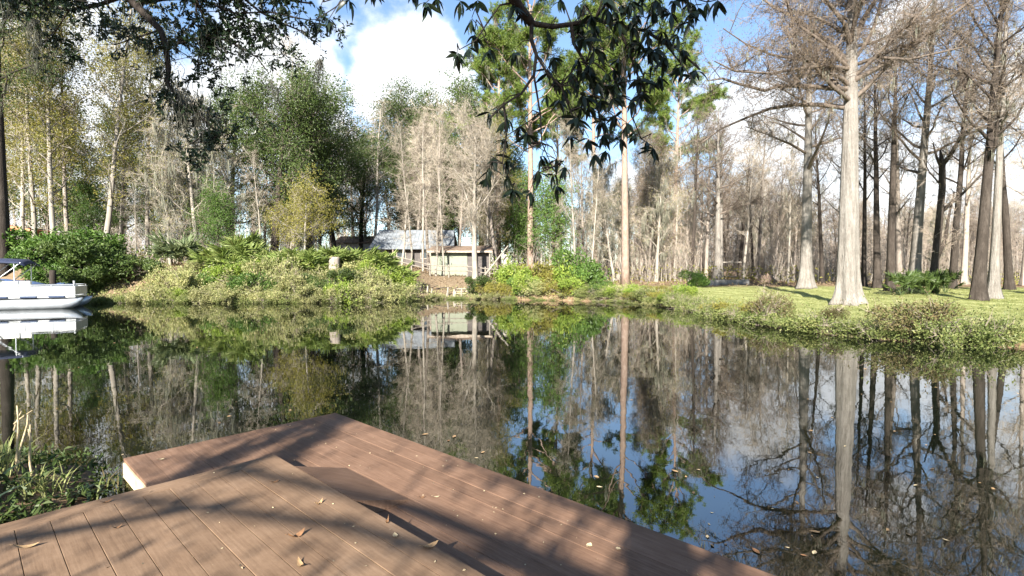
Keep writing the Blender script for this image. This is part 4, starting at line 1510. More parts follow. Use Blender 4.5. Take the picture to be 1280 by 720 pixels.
MAT['concrete'] = mat_plain('concrete', (.17, .165, .155), .9, 0, .35, 3)


def part(nm, mat, parent, shapes, smooth=False):
    g = Geo()
    for s in shapes:
        if s[0] == 'box':
            g.box(*s[1:])
        elif s[0] == 'tube':
            g.tube(*s[1:])
        elif s[0] == 'poly':
            g.add(s[1], s[2] if len(s) > 2 else None, s[3] if len(s) > 3 else None)
    return link(nm, g.mesh(nm, mat, smooth), parent)


def slab(P, T):
    """thick quad through four corner points"""
    P = np.array(P, float)
    n = np.cross(P[1] - P[0], P[3] - P[0])
    n = n / np.linalg.norm(n) * T
    v = np.concatenate([P, P - n])
    return ('poly', v, None, [[0, 1, 2, 3], [7, 6, 5, 4], [0, 4, 5, 1], [1, 5, 6, 2], [2, 6, 7, 3], [3, 7, 4, 0]])


def house():
    z0 = hz(-11, 57) - .1
    o = thing('house', 'dark-walled house under a pale blue metal gable roof behind the palmettos', 'house', (-10.9, 58.6, z0), .03)
    hw, hd, ew, rw = 4.1, 2.9, 2.1, 4.15
    part('wall', 'wall_dark', o, [('box', (0, 0, ew / 2), (2 * hw, 2 * hd, ew)),
                                  ('poly', [(-hw, -hd, ew), (-hw, hd, ew), (-hw, 0, rw - .1), (hw, -hd, ew), (hw, hd, ew), (hw, 0, rw - .1)], [[0, 2, 1], [3, 4, 5]])])
    rf = part('roof', 'metal_roof', o, [slab([(-hw - .5, -hd - .7, ew - .25), (hw + .5, -hd - .7, ew - .25), (hw + .2, 0, rw), (-hw - .1, 0, rw)], .07),
                                        slab([(hw + .5, hd + .7, ew - .25), (-hw - .5, hd + .7, ew - .25), (-hw - .1, .003, rw), (hw + .2, .003, rw)], .07)])
    for k in range(21):
        u = k / 20
        a = np.array([-hw - .45 + u * (2 * hw + .9), -hd - .69, ew - .235])
        b = np.array([-hw - .06 + u * (2 * hw + .22), -.01, rw + .015])
        g = Geo()
        g.tube([a, b], .022, 4)
        link('roof_seam', g.mesh('roof_seam', 'metal_roof'), rf)
    for x in (-3.4, -1.2, 1.4, 3.5):
        w = part('window', 'glass_dark', o, [('box', (x, -hd - .01, 1.35), (.9, .06, 1.0))])
        part('window_frame', 'grey_wood', w, [('box', (x, -hd - .05, 1.88), (1.04, .05, .07)), ('box', (x, -hd - .05, .82), (1.04, .05, .07)),
                                                ('box', (x - .48, -hd - .051, 1.35), (.07, .05, 1.0)), ('box', (x + .48, -hd - .051, 1.35), (.07, .05, 1.0))])
    for x in (-4.0, -2.0, 0, 2.0, 4.0):
        part('porch_post', 'grey_wood', o, [('tube', [(x, -hd - .55, 0), (x, -hd - .55, ew - .2)], .07, 6)])
    # white house beyond
    z1 = hz(-21, 70)
    w = thing('house', 'small white-walled house mostly hidden left of the metal roof', 'house', (-20.2, 68, z1 - .1), -.1)
    part('wall', 'wall_white', w, [('box', (0, 0, 1.5), (4.6, 4, 3.2))])
    part('roof', 'shed_roof', w, [slab([(-2.6, -2.4, 3.0), (2.6, -2.4, 3.0), (2.6, 0, 4.0), (-2.6, 0, 4.0)], .1), slab([(2.6, 2.4, 3.0), (-2.6, 2.4, 3.0), (-2.6, .003, 4.0), (2.6, .003, 4.0)], .1)])
    part('window', 'glass_dark', w, [('box', (.5, -2.02, 1.6), (.9, .06, 1.0))])
    part('wall_trim', 'grey_wood', w, [('box', (0, -2.04, .9), (4.6, .05, .08))])
    # shed
    sx, sd = -5.05, 45.2
    zs = hz(sx, sd) - .1
    s = thing('shed', 'pale green garden shed with brown flat roof on the sandy slope', 'shed', (sx, sd, zs), 0)
    part('wall', 'wall_dark', s, [('box', (.55, .95, 1.15), (5.0, 1.9, 2.2))])
    for x in (-1.3, .33):
        dr = part('door', 'shed_green', s, [('box', (x, -.035, 1.12), (1.55, .06, 2.05))])
        part('door_rail', 'shed_green', dr, [('box', (x, -.08, 2.05), (1.5, .03, .12)), ('box', (x, -.08, .18), (1.5, .03, .12)), ('box', (x, -.081, 1.1), (1.5, .03, .1))])
        part('handle', 'glass_dark', dr, [('box', (x + (.6 if x < 0 else -.6), -.1, 1.15), (.04, .04, .2))])
    rf = part('roof', 'shed_roof', s, [slab([(-2.35, -.55, 2.28), (3.35, -.55, 2.28), (3.35, 2.2, 2.85), (-2.35, 2.2, 2.85)], .12)])
    part('roof_edge', 'grey_wood', rf, [('box', (.5, -.57, 2.2), (5.7, .05, .16))])
    for x in (1.9, 3.1):
        part('post', 'rail_wood', s, [('box', (x, -.4, 1.1), (.1, .1, 2.2))])
    # brown cabin far left
    c = gp(22, 47)
    b = thing('cabin', 'brown-roofed cabin half hidden by the thick dark trunk', 'cabin', (c[0], c[1], c[2]), .25)
    part('wall', 'wall_dark', b, [('box', (0, 0, 1.7), (3.2, 2.5, 3.4))])
    part('roof', 'cabin_roof', b, [slab([(-2.1, -1.9, 3.9), (2.1, -1.9, 3.2), (2.1, 1.9, 3.2), (-2.1, 1.9, 3.9)], .4)])


house()


def fence():
    o = thing('rail_fence', 'weathered two-rail wooden fence running past the shed', 'fence', (-9, 43.2, 0), 0)
    xs = np.arange(-1.0, 12.1, 1.55)
    X = xs - 9
    yy = 43.2 + .15 * np.sin(X)
    zs = height(X, yy)
    for x, y, z in zip(X, yy, zs):
        part('post', 'rail_wood', o, [('box', (x + 9, y - 43.2, z + .5), (.10, .10, 1.15))])
    for i in range(len(X) - 1):
        for h in (.55, .92):
            part('rail', 'rail_wood', o, [('tube', [(X[i] + 8.95, yy[i] - 43.27, zs[i] + h), (X[i + 1] + 9.05, yy[i + 1] - 43.27, zs[i + 1] + h)], .045, 5)])


fence()


def steps():
    p = gp(577, 38.6)
    o = thing('garden_steps', 'short flight of dark timber steps down the sandy slope', 'steps', (p[0], p[1], p[2]), 0)
    for k in range(4):
        part('tread', 'grey_wood', o, [('box', (0, k * .38 - .6, k * .16 - .22), (.85, .30, .06))])
    for x in (-.45, .45):
        part('stringer', 'wall_dark', o, [('poly', [(x, -.9, -.45), (x, .9, .30), (x, .9, .48), (x, -.9, -.27), (x + .05, -.9, -.45), (x + .05, .9, .30), (x + .05, .9, .48), (x + .05, -.9, -.27)], None,
                                           [[0, 3, 2, 1], [4, 5, 6, 7], [0, 1, 5, 4], [2, 3, 7, 6], [1, 2, 6, 5], [0, 4, 7, 3]])])
    part('hand_post', 'wall_dark', o, [('tube', [(.55, -.8, -.6), (.55, -.8, .5)], .04, 6)])
    p = gp(545, 39.5)
    rng = np.random.default_rng(3)
    for k, (px, d, L) in enumerate(((545, 39.5, 2.0), (530, 38.5, 1.2), (590, 40, 1.5))):
        p = gp(px, d)
        g = Geo()
        g.tube(grow(rng, (0, 0, .04), (1, .1, .28), L, 6, .12, -.06), np.linspace(.05, .02, 7), 6)
        tag(link('fallen_branch', g.mesh('fallen_branch', 'bark_dark', True), None, tuple(p), k * .4),
            ('arched dark branch lying on the sandy slope', 'short dark branch at the foot of the sandy slope', 'dark branch lying beside the timber steps')[k], 'branch')
    for k in range(7):
        x, y = -5.2 + rng.uniform(-1.6, 1.8), 36.9 + rng.uniform(0, .8)
        g = Geo()
        H = rng.uniform(.3, .75)
        g.tube([(0, 0, -.1), (0, 0, H * .4), (.03, 0, H)], [.10, .075, .04], 7)
        tag(link('cypress_knee', g.mesh('cypress_knee', 'bark_pale', True), None, (x, y, hz(x, y))), 'pale wooden cypress knee sticking up at the foot of the sandy slope', 'cypress knee', 'cypress knees at the sandy slope')


steps()


def stump():
    p = gp(418, 35.0)
    o = thing('tree_stump', 'tall pale sawn tree stump among the palmettos', 'stump', (p[0], p[1], p[2] - .1))
    g = Geo()
    g.tube([(0, 0, 0), (0, 0, .15), (0, 0, .5), (.02, 0, 1.15), (.02, 0, 1.3)], [.50, .42, .38, .37, .36], 14, ridge=lambda s, a: 1 + .06 * np.sin(5 * a))
    link('trunk', g.mesh('trunk', 'bark_grey', True), o)
    g = Geo()
    g.tube([(.02, 0, 1.3), (.02, 0, 1.312)], [.345, .33], 14)
    link('cut_face', g.mesh('cut_face', 'pale_wood'), o)
    p = gp(957, 44.5)
    o = thing('tree_stump', 'ragged reddish-brown rotted stump behind the lawn tip', 'stump', (p[0], p[1], p[2] - .05))
    rng = np.random.default_rng(8)
    g = Geo()
    for k in range(16):
        a = k * 6.28 / 16
        r = rng.uniform(.35, .6)
        g.tube([(1.5 * r * math.cos(a), r * math.sin(a), 0), (1.1 * r * math.cos(a), r * .8 * math.sin(a), rng.uniform(.25, .5)), (.9 * r * math.cos(a), .6 * r * math.sin(a), rng.uniform(.55, .95))], [.22, .16, .03], 6)
    link('broken_wood', g.mesh('broken_wood', 'shed_roof', True), o)
    p = gp(632, 42.0)
    g = Geo()
    g.tube([(0, 0, -.1), (0, 0, .5), (.03, 0, 1.6), (.0, 0, 2.2), (.04, 0, 2.35)], [.30, .25, .23, .22, .12], 10)
    tag(link('dead_trunk', g.mesh('dead_trunk', 'bark_pale', True), None, (p[0], p[1], p[2])), 'short pale dead trunk standing at the right end of the fence', 'trunk')
    p, q = gp(600, 41.5), gp(618, 41.0)
    g = Geo()
    g.tube(np.array([(0, 0, 0), (.8, -.3, 1.0), (1.5, -.4, 1.9), (2.3, -.5, 2.9)]), [.12, .1, .08, .04], 7)
    tag(link('leaning_pole', g.mesh('leaning_pole', 'bark_pale', True), None, (p[0], p[1], p[2])), 'pale fallen limb leaning up to the right beside the shed', 'branch')


stump()


def swing():
    p = gp(912, 56)
    o = thing('garden_swing', 'dark wooden bench swing hung from a pale rail between two trunks', 'swing', (p[0], p[1], p[2]))
    part('rail', 'bark_pale', o, [('tube', [(-1.05, 0, 2.0), (1.5, 0, 2.02)], .07, 6)])
    part('seat', 'wall_dark', o, [('box', (.1, 0, .45), (1.5, .5, .06))])
    for k in range(3):
        part('back_slat', 'shed_roof', o, [('box', (.1, .27, .62 + k * .15), (1.5, .03, .12))])
    for x in (-.6, .8):
        part('chain', 'wall_dark', o, [('tube', [(x, 0, .45), (x, 0, 2.0)], .012, 4)])
    for x in (-1.0, 1.45):
        part('post', 'bark_pale', o, [('tube', [(x, 0, -.05), (x, 0, 2.05)], .06, 6)])
    # low grey wall
    a, b = gp(880, 40.5), gp(935, 42.0)
    o = thing('low_wall', 'low mottled grey concrete wall behind the lawn tip', 'wall', (a[0], a[1], a[2] - .1))
    n = 6
    for k in range(n):
        u0, u1 = k / n, (k + 1) / n
        P0, P1 = a + (b - a) * u0 - a, a + (b - a) * u1 - a
        c = (P0 + P1) / 2
        ln = float(np.linalg.norm((P1 - P0)[:2]))
        part('block', 'concrete', o, [('box', (c[0], c[1], .28 + .012 * (k % 3)), (ln - .02, .3, .6), math.atan2(P1[1] - P0[1], P1[0] - P0[0]))])
    for px, d, h, lab in ((964, 19.6, .66, 'small white marker post with flared foot at the water edge'), (1197, 14.4, .14, 'short white pipe stub among the ivy on the right bank')):
        p = gp(px, d)
        o = thing('marker_post', lab, 'post', (p[0], p[1], p[2] - .03))
        part('pipe', 'white_paint', o, [('tube', [(0, 0, 0), (0, 0, h)], .035, 8)])
        part('foot', 'white_paint', o, [('tube', [(0, 0, 0), (0, 0, .09), (0, 0, .16)], [.10, .07, .036], 8)])
    # park bench and chairs far back, only dark shapes
    p = gp(995, 58)
    o = thing('park_bench', 'dark low bench in the shade right of the ragged stump', 'bench', (p[0], p[1], p[2]))
    part('seat', 'wall_dark', o, [('box', (0, 0, .45), (2.2, .5, .07))])
    part('backrest', 'wall_dark', o, [('box', (0, .26, .75), (2.2, .05, .4))])
    for x in (-.9, .9):
        part('leg', 'wall_dark', o, [('box', (x, 0, .22), (.08, .45, .44))])


swing()


def boat():
    d = 27.0
    k = d / F
    x = lambda px: (px - 640) * k
    bow = -23.95
    o = thing('pontoon_boat', 'white pontoon boat with dark blue canopy moored at the left bank', 'boat', (-23.34, 27.7, 0), .5)
    Lb = 6.4
    for yy in (-.95, 1.15):
        n = 12
        xs = np.concatenate([[-Lb], np.linspace(-Lb + .1, -.55, 6), [-.25, .0, .18, .27]])
        rr = np.array([.2] + [.30] * 6 + [.28, .21, .11, .02])
        zz = np.array([.24] * 7 + [.27, .36, .46, .54])
        g = Geo()
        g.tube(np.stack([xs, np.full(len(xs), yy), zz], 1), rr, 16)
        link('pontoon', g.mesh('pontoon', 'aluminium', True), o)
    part('deck', 'white_paint', o, [('box', (-Lb / 2 - .05, .1, .62), (Lb + .1, 2.5, .10))])
    sd = part('side_panel', 'white_paint', o, [('box', (-Lb / 2, -1.14, .93), (Lb, .04, .44)), ('box', (-.02, .1, .93), (.04, 2.4, .44)), ('box', (-Lb / 2, 1.34, .93), (Lb, .04, .44))])
    for sx in (-.75, -1.85, -2.95, -4.05):
        part('stripe', 'navy', o, [('box', (sx, -1.185, .625), (.62, .03, .085))])
    for yy in (-1.14, 1.34):
        part('rail', 'aluminium', o, [('tube', [(-Lb, yy, 1.22), (-.05, yy, 1.22)], .024, 6)])
        for i in range(8):
            part('rail_post', 'aluminium', o, [('tube', [(-.05 - i * .9, yy, .66), (-.05 - i * .9, yy, 1.22)], .02, 6)])
    part('rail', 'aluminium', o, [('tube', [(-.05, -1.14, 1.22), (-.05, 1.34, 1.22)], .024, 6)])
    se = part('seat', 'cream_vinyl', o, [('box', (-2.6, -.6, .95), (1.6, .7, .5))])
    part('backrest', 'cream_vinyl', se, [('box', (-2.6, -.93, 1.26), (1.6, .16, .32)), ('box', (-3.35, -.55, 1.3), (.18, .6, .3))])
    part('seat', 'cream_vinyl', o, [('box', (-4.6, .6, .95), (1.8, .7, .5))])
    part('console', 'cream_vinyl', o, [('box', (-3.6, .8, 1.05), (.6, .7, .8), 0, .8)])
    # canopy
    n = 9
    yy = np.linspace(-1.2, 1.4, n)
    zz = 2.36 + .20 * (1 - ((yy - .1) / 1.3) ** 2)
    xs = np.array([-4.9, -4.0, -3.0, -2.2, -1.95])
    sag = np.array([-.14, .02, .03, 0, -.16])
    T = np.array([[(a, b, c + s) for b, c in zip(yy, zz)] for a, s in zip(xs, sag)])
    V = np.concatenate([T.reshape(-1, 3), T.reshape(-1, 3) - (0, 0, .05)])
    q = []
    m = len(xs) * n
    for i in range(len(xs) - 1):
        for j in range(n - 1):
            a = i * n + j
            q += [[a, a + n, a + n + 1, a + 1], [m + a, m + a + 1, m + a + n + 1, m + a + n]]
    for i in range(len(xs) - 1):
        q += [[i * n, m + i * n, m + (i + 1) * n, (i + 1) * n], [i * n + n - 1, (i + 1) * n + n - 1, m + (i + 1) * n + n - 1, m + i * n + n - 1]]
    for j in range(n - 1):
        e = (len(xs) - 1) * n + j
        q += [[j, j + 1, m + j + 1, m + j], [e, m + e, m + e + 1, e + 1]]
    part('canopy', 'blue_canvas', o, [('poly', V, None, q)], True)
    for s in (-1.14, 1.34):
        for a, b in ((-3.3, -2.1), (-3.3, -4.6), (-2.35, -2.35), (-4.3, -3.2)):
            part('canopy_bar', 'aluminium', o, [('tube', [(a, s, 1.22), (b, s, 2.36)], .024, 6)])
    part('bow_light', 'white_paint', o, [('tube', [(-.3, .1, 1.22), (-.3, .1, 1.42)], [.03, .05], 8)])
    mo = part('outboard_motor', 'navy', o, [('box', (-Lb - .25, .1, .95), (.4, .42, .55), 0, .8)])
    part('motor_leg', 'navy', mo, [('box', (-Lb - .28, .1, .35), (.16, .2, .8))])
    for xx in (-.9, -2.0, -3.1, -4.2):
        part('panel_seam', 'aluminium', sd, [('box', (xx, -1.165, .93), (.025, .014, .44))])
    part('rub_rail', 'aluminium', o, [('box', (-Lb / 2, -1.17, .69), (Lb, .03, .05))])
    # covered boat behind
    c = thing('covered_boat', 'low boat under a blue tarpaulin cover behind the pontoon boat', 'boat', (-29.0, 30.4, .08), .45, None, 1.0)
    n = 15
    xs = np.linspace(-2.4, 2.3, n)
    wid = .95 * np.clip(1 - (np.maximum(xs - .4, 0) / 2.0) ** 2, .04, 1)
    g1, g2 = Geo(), Geo()
    A = np.linspace(0, math.pi, 9)
    hull = np.array([[(a, -w * math.cos(t), .75 - .75 * math.sin(t) ** .6 * (.9 if w > .3 else .5)) for t in A] for a, w in zip(xs, wid)])
    hump = .42 + .30 * np.exp(-((xs + .6) / .8) ** 2) + .08 * np.sin(xs * 4)
    cov = np.array([[(a, -w * 1.06 * math.cos(t), .72 + hmp * math.sin(t) ** .8) for t in A] for a, w, hmp in zip(xs, wid, hump)])
    qq = [[i * 9 + j, i * 9 + j + 1, (i + 1) * 9 + j + 1, (i + 1) * 9 + j] for i in range(n - 1) for j in range(8)]
    tt = [[0, j + 1, j + 2] for j in range(7)]
    g1.add(hull, tt, [k_[::-1] for k_ in qq])
    g2.add(cov, tt, qq)
    link('hull', g1.mesh('hull', 'white_paint', True), c)
    link('cover', g2.mesh('cover', 'blue_cover', True), c)
    p = np.array([x(66) * 30 / d, 30.0])
    g = Geo()
    g.tube([(0, 0, -1), (0, 0, 1.95), (0, 0, 2.0)], [.17, .16, .13], 10)
    tag(link('mooring_post', g.mesh('mooring_post', 'bark_dark', True), None, (p[0], p[1], 0)), 'dark round mooring post behind the bow of the pontoon boat', 'post')


boat()


# ------------------------------------------------------------------ leaves adrift on the pond
def drift():
    rng = np.random.default_rng(21)
    protos = [curled_leaf(L, L * .5, .08, .3).mesh('floating_leaf', m) for L, m in ((.10, 'dead_tan'), (.07, 'dead_pale'), (.085, 'dead_brown'), (.06, 'dead_pale'))]
    spots = [(950, 695, 0, 1.25), (896, 699, 1, 1), (1024, 697, 1, 1), (1010, 700, 0, .9), (1025, 670, 0, .9), (888, 676, 1, .9), (835, 584, 1, 1), (846, 592, 0, 1), (860, 599, 0, .8), (876, 590, 1, .9),
             (750, 612, 1, 1), (981, 606, 1, .9), (1026, 600, 1, 1), (742, 645, 0, .7), (893, 645, 1, .7), (890, 660, 1, .8), (567, 548, 0, 1.2), (530, 545, 0, 1.2), (560, 553, 0, 1), (603, 568, 0, 1), (595, 575, 1, 1),
             (112, 596, 1, 1), (70, 578, 1, 1), (148, 571, 1, 1), (127, 595, 1, .9), (74, 612, 1, .9), (1100, 640, 1, .8), (1060, 560, 1, 1), (990, 690, 1, .8), (970, 640, 1, .7), (1190, 680, 1, .8), (1150, 610, 1, .9)]
    for i, (px, py, v, s) in enumerate(spots):
        dd = CAMZ * F / (py - HOR)
        o = link('floating_leaf', protos[v if i % 3 else (v + 2) % 4], None, ((px - 640) / F * dd, dd, .001), (0, 0, rng.uniform(0, 6.28)), s * rng.uniform(.45, .8))
        tag(o, 'single pale dead leaf floating on the pond', 'leaf', 'leaves floating on the pond')
    n = 330
    px, py = rng.uniform(60, 1280, n), 372 + 330 * rng.uniform(.1, 1, n) ** 1.5
    dd = CAMZ * F / (py - HOR)
    x = (px - 640) / F * dd
    cl = np.clip(.35 + .6 * rock_noise(x * .7, dd * .7), .06, 1)
    ok = (sdist(x, dd) < -.4) & (cl > rng.uniform(0, 1, n))
    x, dd = x[ok], dd[ok]
    s = rng.uniform(.02, .06, len(x))
    g = Geo()
    g.leaves(np.stack([x, dd, np.full(len(x), .006)], 1), rdir(rng, len(x)) * np.array([1, 1, .02]), s, s * .5, rng, .05, 0)
    v = np.concatenate(g.v)
    v[:, 2] = .004 + np.clip(v[:, 2] - .006, -.002, .01)
    g.v = [v]
    stuff('floating_debris', g.mesh('floating_debris', 'dead_tan'), 'tiny scraps of dead leaf drifting on the pond', 'leaf scraps')


drift()


# ------------------------------------------------------------------ plants at the near left shore
def near_plants():
    rng = np.random.default_rng(61)

    def clump(name, label, x, y, n, L, wd, mat, lean, seg=5, cat='grass clump'):
        g = Geo()
        z = max(hz(x, y), 0) - .02
        for k in range(n):
            az = rng.uniform(0, 6.28)
            l = L * rng.uniform(.55, 1.15)
            sp = lean * rng.uniform(.3, 1.2)
            base = np.array([rng.normal(0, .09), rng.normal(0, .09), 0])
            t = np.linspace(0, 1, seg + 1)
            h = np.array([math.cos(az), math.sin(az), 0])
            P = base + h * (sp * t ** 1.6 * l)[:, None] + np.stack([0 * t, 0 * t, l * (t - .45 * sp * t ** 2.4)], 1)
            side = np.array([-h[1], h[0], 0])
            w_ = wd * rng.uniform(.7, 1.2) * np.sin(np.clip(.2 + .8 * t, 0, 1) * math.pi * .96 + .1)
            w_[-1] = .0005
            v = np.stack([P - side * w_[:, None] / 2, P + side * w_[:, None] / 2], 1).reshape(-1, 3)
            g.add(v, q=[[2 * i, 2 * i + 1, 2 * i + 3, 2 * i + 2] for i in range(seg)])
        o = thing(name, label, cat, (x, y, z))
        link('blade', g.mesh('blade', mat), o)
        return o

    clump('grass_clump', 'yellow-green grass tuft on the shore at the front of the dock', -3.75, 4.0, 60, .26, .010, 'grass', .9)
    clump('grass_clump', 'taller pale grass tuft beside the dry broken stalks', -4.15, 4.05, 70, .36, .010, 'grass', .7)
    clump('grass_clump', 'low grass tuft touching the dock border board', -3.35, 3.5, 60, .20, .010, 'leaf_oak', 1.1)
    clump('leafy_plant', 'dark broad-leaved plant in the shade under the dock edge', -3.6, 3.55, 45, .19, .028, 'leaf_oak', 1.2, cat='plant')
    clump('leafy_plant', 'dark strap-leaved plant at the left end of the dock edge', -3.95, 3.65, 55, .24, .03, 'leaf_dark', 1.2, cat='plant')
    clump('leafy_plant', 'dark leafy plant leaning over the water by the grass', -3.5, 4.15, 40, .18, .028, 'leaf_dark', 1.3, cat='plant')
    clump('grass_clump', 'brownish sedge growing out of the shallow water beside the lower platform', -3.3, 4.35, 60, .22, .012, 'leaf_rust', 1.0)
    for k, (x, y, H, ln) in enumerate(((-4.02, 4.1, .62, .02), (-4.12, 4.2, .5, .14), (-3.93, 4.15, .45, -.12))):
        g = Geo()
        g.tube(grow(rng, (0, 0, -.02), (ln, 0, 1), H, 6, .06), np.linspace(.010, .005, 7), 6)
        g.tube(grow(rng, (0, 0, H * .7), (.7 - k * .5, .1, .6), .16, 3, .1), np.linspace(.008, .003, 4), 5)
        tag(link('dry_stalk', g.mesh('dry_stalk', 'dead_pale', True), None, (x, y, max(hz(x, y), 0))),
            ('tallest pale dry stalk standing in the shore grass', 'dry stalk leaning right in the shore grass', 'short dry stalk leaning left in the shore grass')[k], 'stalk')
    g = Geo()
    n = 5000
    x, y = rng.uniform(-6.5, -2.6, n), rng.uniform(2.2, 5.2, n)
    d = sdist(x, y)
    ok = (d > -.12) & (d < 2)
    x, y = x[ok], y[ok]
    z = np.maximum(height(x, y), 0)
    s = rng.uniform(.03, .09, len(x))
    g.leaves(np.stack([x, y, z + rng.uniform(0, .14, len(x))], 1), rdir(rng, len(x)) + np.array([0, 0, .4]), s, s * .4, rng)
    stuff('shore_weeds', g.mesh('shore_weeds', 'leaf_oak'), 'small dark weeds covering the near shore beside the dock', 'weeds')


near_plants()


# ------------------------------------------------------------------ the two trees whose boughs hang over the dock
def leaf_mesh(L, Wd, bend, mat):
    g = Geo()
    t = np.linspace(0, 1, 7)
    w = Wd * .5 * np.array([.08, .62, .95, 1.0, .82, .45, .02])
    v = []
    for i in range(7):
        z = -bend * L * t[i] ** 2
        v += [(-w[i], t[i] * L, z + w[i] * .3), (0, t[i] * L, z), (w[i], t[i] * L, z + w[i] * .3)]
    g.add(v, q=[[i * 3 + s, i * 3 + s + 1, i * 3 + s + 4, i * 3 + s + 3] for i in range(6) for s in (0, 1)])
    return g


def P3(px, py, d):
    return np.array([(px - 640) / F * d, d, CAMZ + (HOR - py) / F * d])


def magnolia():
    rng = np.random.default_rng(71)
    base = np.array([4.6, -4.2, max(hz(4.6, -4.2), 0)])
    base = np.array([-1.2, -5.0, hz(-1.2, -5.0) - .05])
    o = thing('magnolia_tree', 'dark glossy-leaved tree whose drooping bough hangs over the dock', 'tree', base)
    gb = Geo()
    trunk = np.array([(0, 0, 0), (0, .05, 1.2), (.1, .1, 3), (.15, .3, 5), (.1, .2, 7.5), (.2, .1, 10), (.2, 0, 13)])
    gb.tube(trunk, [.30, .23, .21, .19, .16, .11, .03], 12)
    D0 = 4.2
    bough = [base + trunk[3], np.array([-.4, -1.8, 5.0]), np.array([-.15, 1.2, 5.05])] + [P3(622, -34, 3.7), P3(639, 0, 3.9), P3(652, 18, 4.0), P3(664, 34, 4.05)]
    main = np.array(bough) - base
    gb.tube(main, [.11, .09, .07, .05, .04, .035, .032], 8)
    L = lambda pts, d, dd=0: np.array([P3(px, py, d + dd * i) for i, (px, py) in enumerate(pts)]) - base
    subs = [(L([(664, 34), (690, 38), (713, 35), (742, 29), (771, 36), (803, 43), (840, 62), (872, 90)], 4.05, .05), .022),
            (L([(664, 34), (664, 54), (670, 72), (667, 97), (652, 119), (630, 133), (612, 150)], 4.05, -.05), .018),
            (L([(713, 36), (716, 58), (731, 83), (742, 119), (749, 151), (760, 185)], 4.15, .04), .016),
            (L([(670, 72), (684, 95), (700, 110), (712, 140), (728, 170)], 4.0, -.04), .011),
            (L([(667, 97), (675, 144), (677, 180), (690, 210)], 4.0, -.02), .009),
            (L([(771, 36), (785, 70), (800, 110), (790, 150), (800, 175)], 4.3, .06), .012),
            (L([(742, 29), (760, 5), (800, -8), (850, 0), (880, 8)], 4.2, .05), .014),
            (L([(645, 8), (625, 12), (605, 40), (595, 55), (575, 66)], 3.95, -.04), .009),
            (L([(630, 133), (633, 170), (628, 205), (640, 232)], 3.75, -.02), .008),
            (L([(803, 43), (830, 60), (862, 100), (855, 118)], 4.3, .03), .009),
            (L([(639, 0), (600, -10), (560, -12), (500, -6), (440, -2), (408, 8)], 3.9, .06), .012)]
    for pl, r in subs:
        gb.tube(pl, np.linspace(r, r * .35, len(pl)), 6, cap=False)
    pts = np.concatenate([l for l, r in subs])
    A, B = segs_of([l for l, r in subs])
    raw = [(90, 190), (130, 175), (150, 130), (140, 75), (200, 175), (285, 30), (285, 185), (100, 15), (160, 15), (320, 50), (420, 200), (400, 250), (430, 280), (395, 330), (440, 350), (500, 100), (510, 130),
           (400, 110), (480, 260), (540, 230), (570, 290), (520, 330), (620, 300), (600, 40), (650, 30), (700, 60), (760, 50), (820, 60), (880, 80), (940, 20), (620, 130), (680, 150), (740, 170), (800, 200),
           (860, 180), (890, 270), (840, 240), (760, 230), (700, 220), (640, 210), (580, 180), (600, 260), (660, 270), (720, 280), (780, 270), (690, 350), (640, 330), (580, 350), (540, 370), (500, 410),
           (580, 420), (630, 400), (480, 470), (540, 480), (590, 470), (560, 530), (600, 520), (650, 480), (700, 460), (740, 490), (670, 430), (760, 510), (200, 390), (230, 380), (260, 410), (300, 440),
           (250, 480), (220, 540), (260, 550), (200, 580), (190, 610), (260, 610), (280, 650), (330, 460), (340, 660), (380, 540), (430, 550), (370, 590), (420, 600), (430, 640), (460, 580),
           (680, 20), (720, 15), (770, 10), (830, 15), (880, 20), (910, 40), (640, 80), (690, 100), (740, 110), (790, 120), (840, 130), (560, 100), (550, 60), (600, 5), (500, 30), (440, 10), (860, 230), (760, 180), (720, 330), (560, 260), (500, 290), (460, 310)]
    cl = [(540 + a / 2.77, b / 2.77) for a, b in raw]
    cl += [(px + rng.normal(0, 9), py + rng.normal(0, 9)) for px, py in cl if (px > 715 and py < 150 and rng.uniform() < .75)]
    cl += [(405, 12), (415, 28), (440, 3), (535, 8), (548, 2), (398, 30), (520, -8), (470, -8)]
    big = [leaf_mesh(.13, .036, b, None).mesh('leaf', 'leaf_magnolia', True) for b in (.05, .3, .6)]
    tw = Geo()
    todo = []
    for px, py in cl:
        dn = 4.05 + .25 * (px - 664) / 200 + rng.normal(0, .16)
        c = P3(px, py, dn) - base
        j = np.argmin(np.linalg.norm(pts - c, axis=1) + .3 * np.maximum(0, c[2] - pts[:, 2]))
        # twig from the nearest bough, arching down to the whorl
        a = pts[j]
        mid = (a + c) / 2 + np.array([0, 0, .06]) + rng.normal(0, .03, 3)
        tw.tube(np.array([a, mid, c]), [.006, .0045, .003], 4, cap=False)
        nl = rng.integers(7, 11)
        az0 = rng.uniform(0, 6.28)
        for k in range(nl):
            az = az0 + k * 2.4
            el = rng.normal(-.75, .42)
            todo.append((c - np.array([0, 0, rng.uniform(0, .03)]), az, el, rng.uniform(.55, 1.05), rng.integers(0, 3)))
    link('trunk', gb.mesh('trunk', 'bark_dark', True), o)
    link('twigs', tw.mesh('twigs', 'bark_dark'), o)['kind'] = 'stuff'
    rng.shuffle(todo)
    rest = Geo()
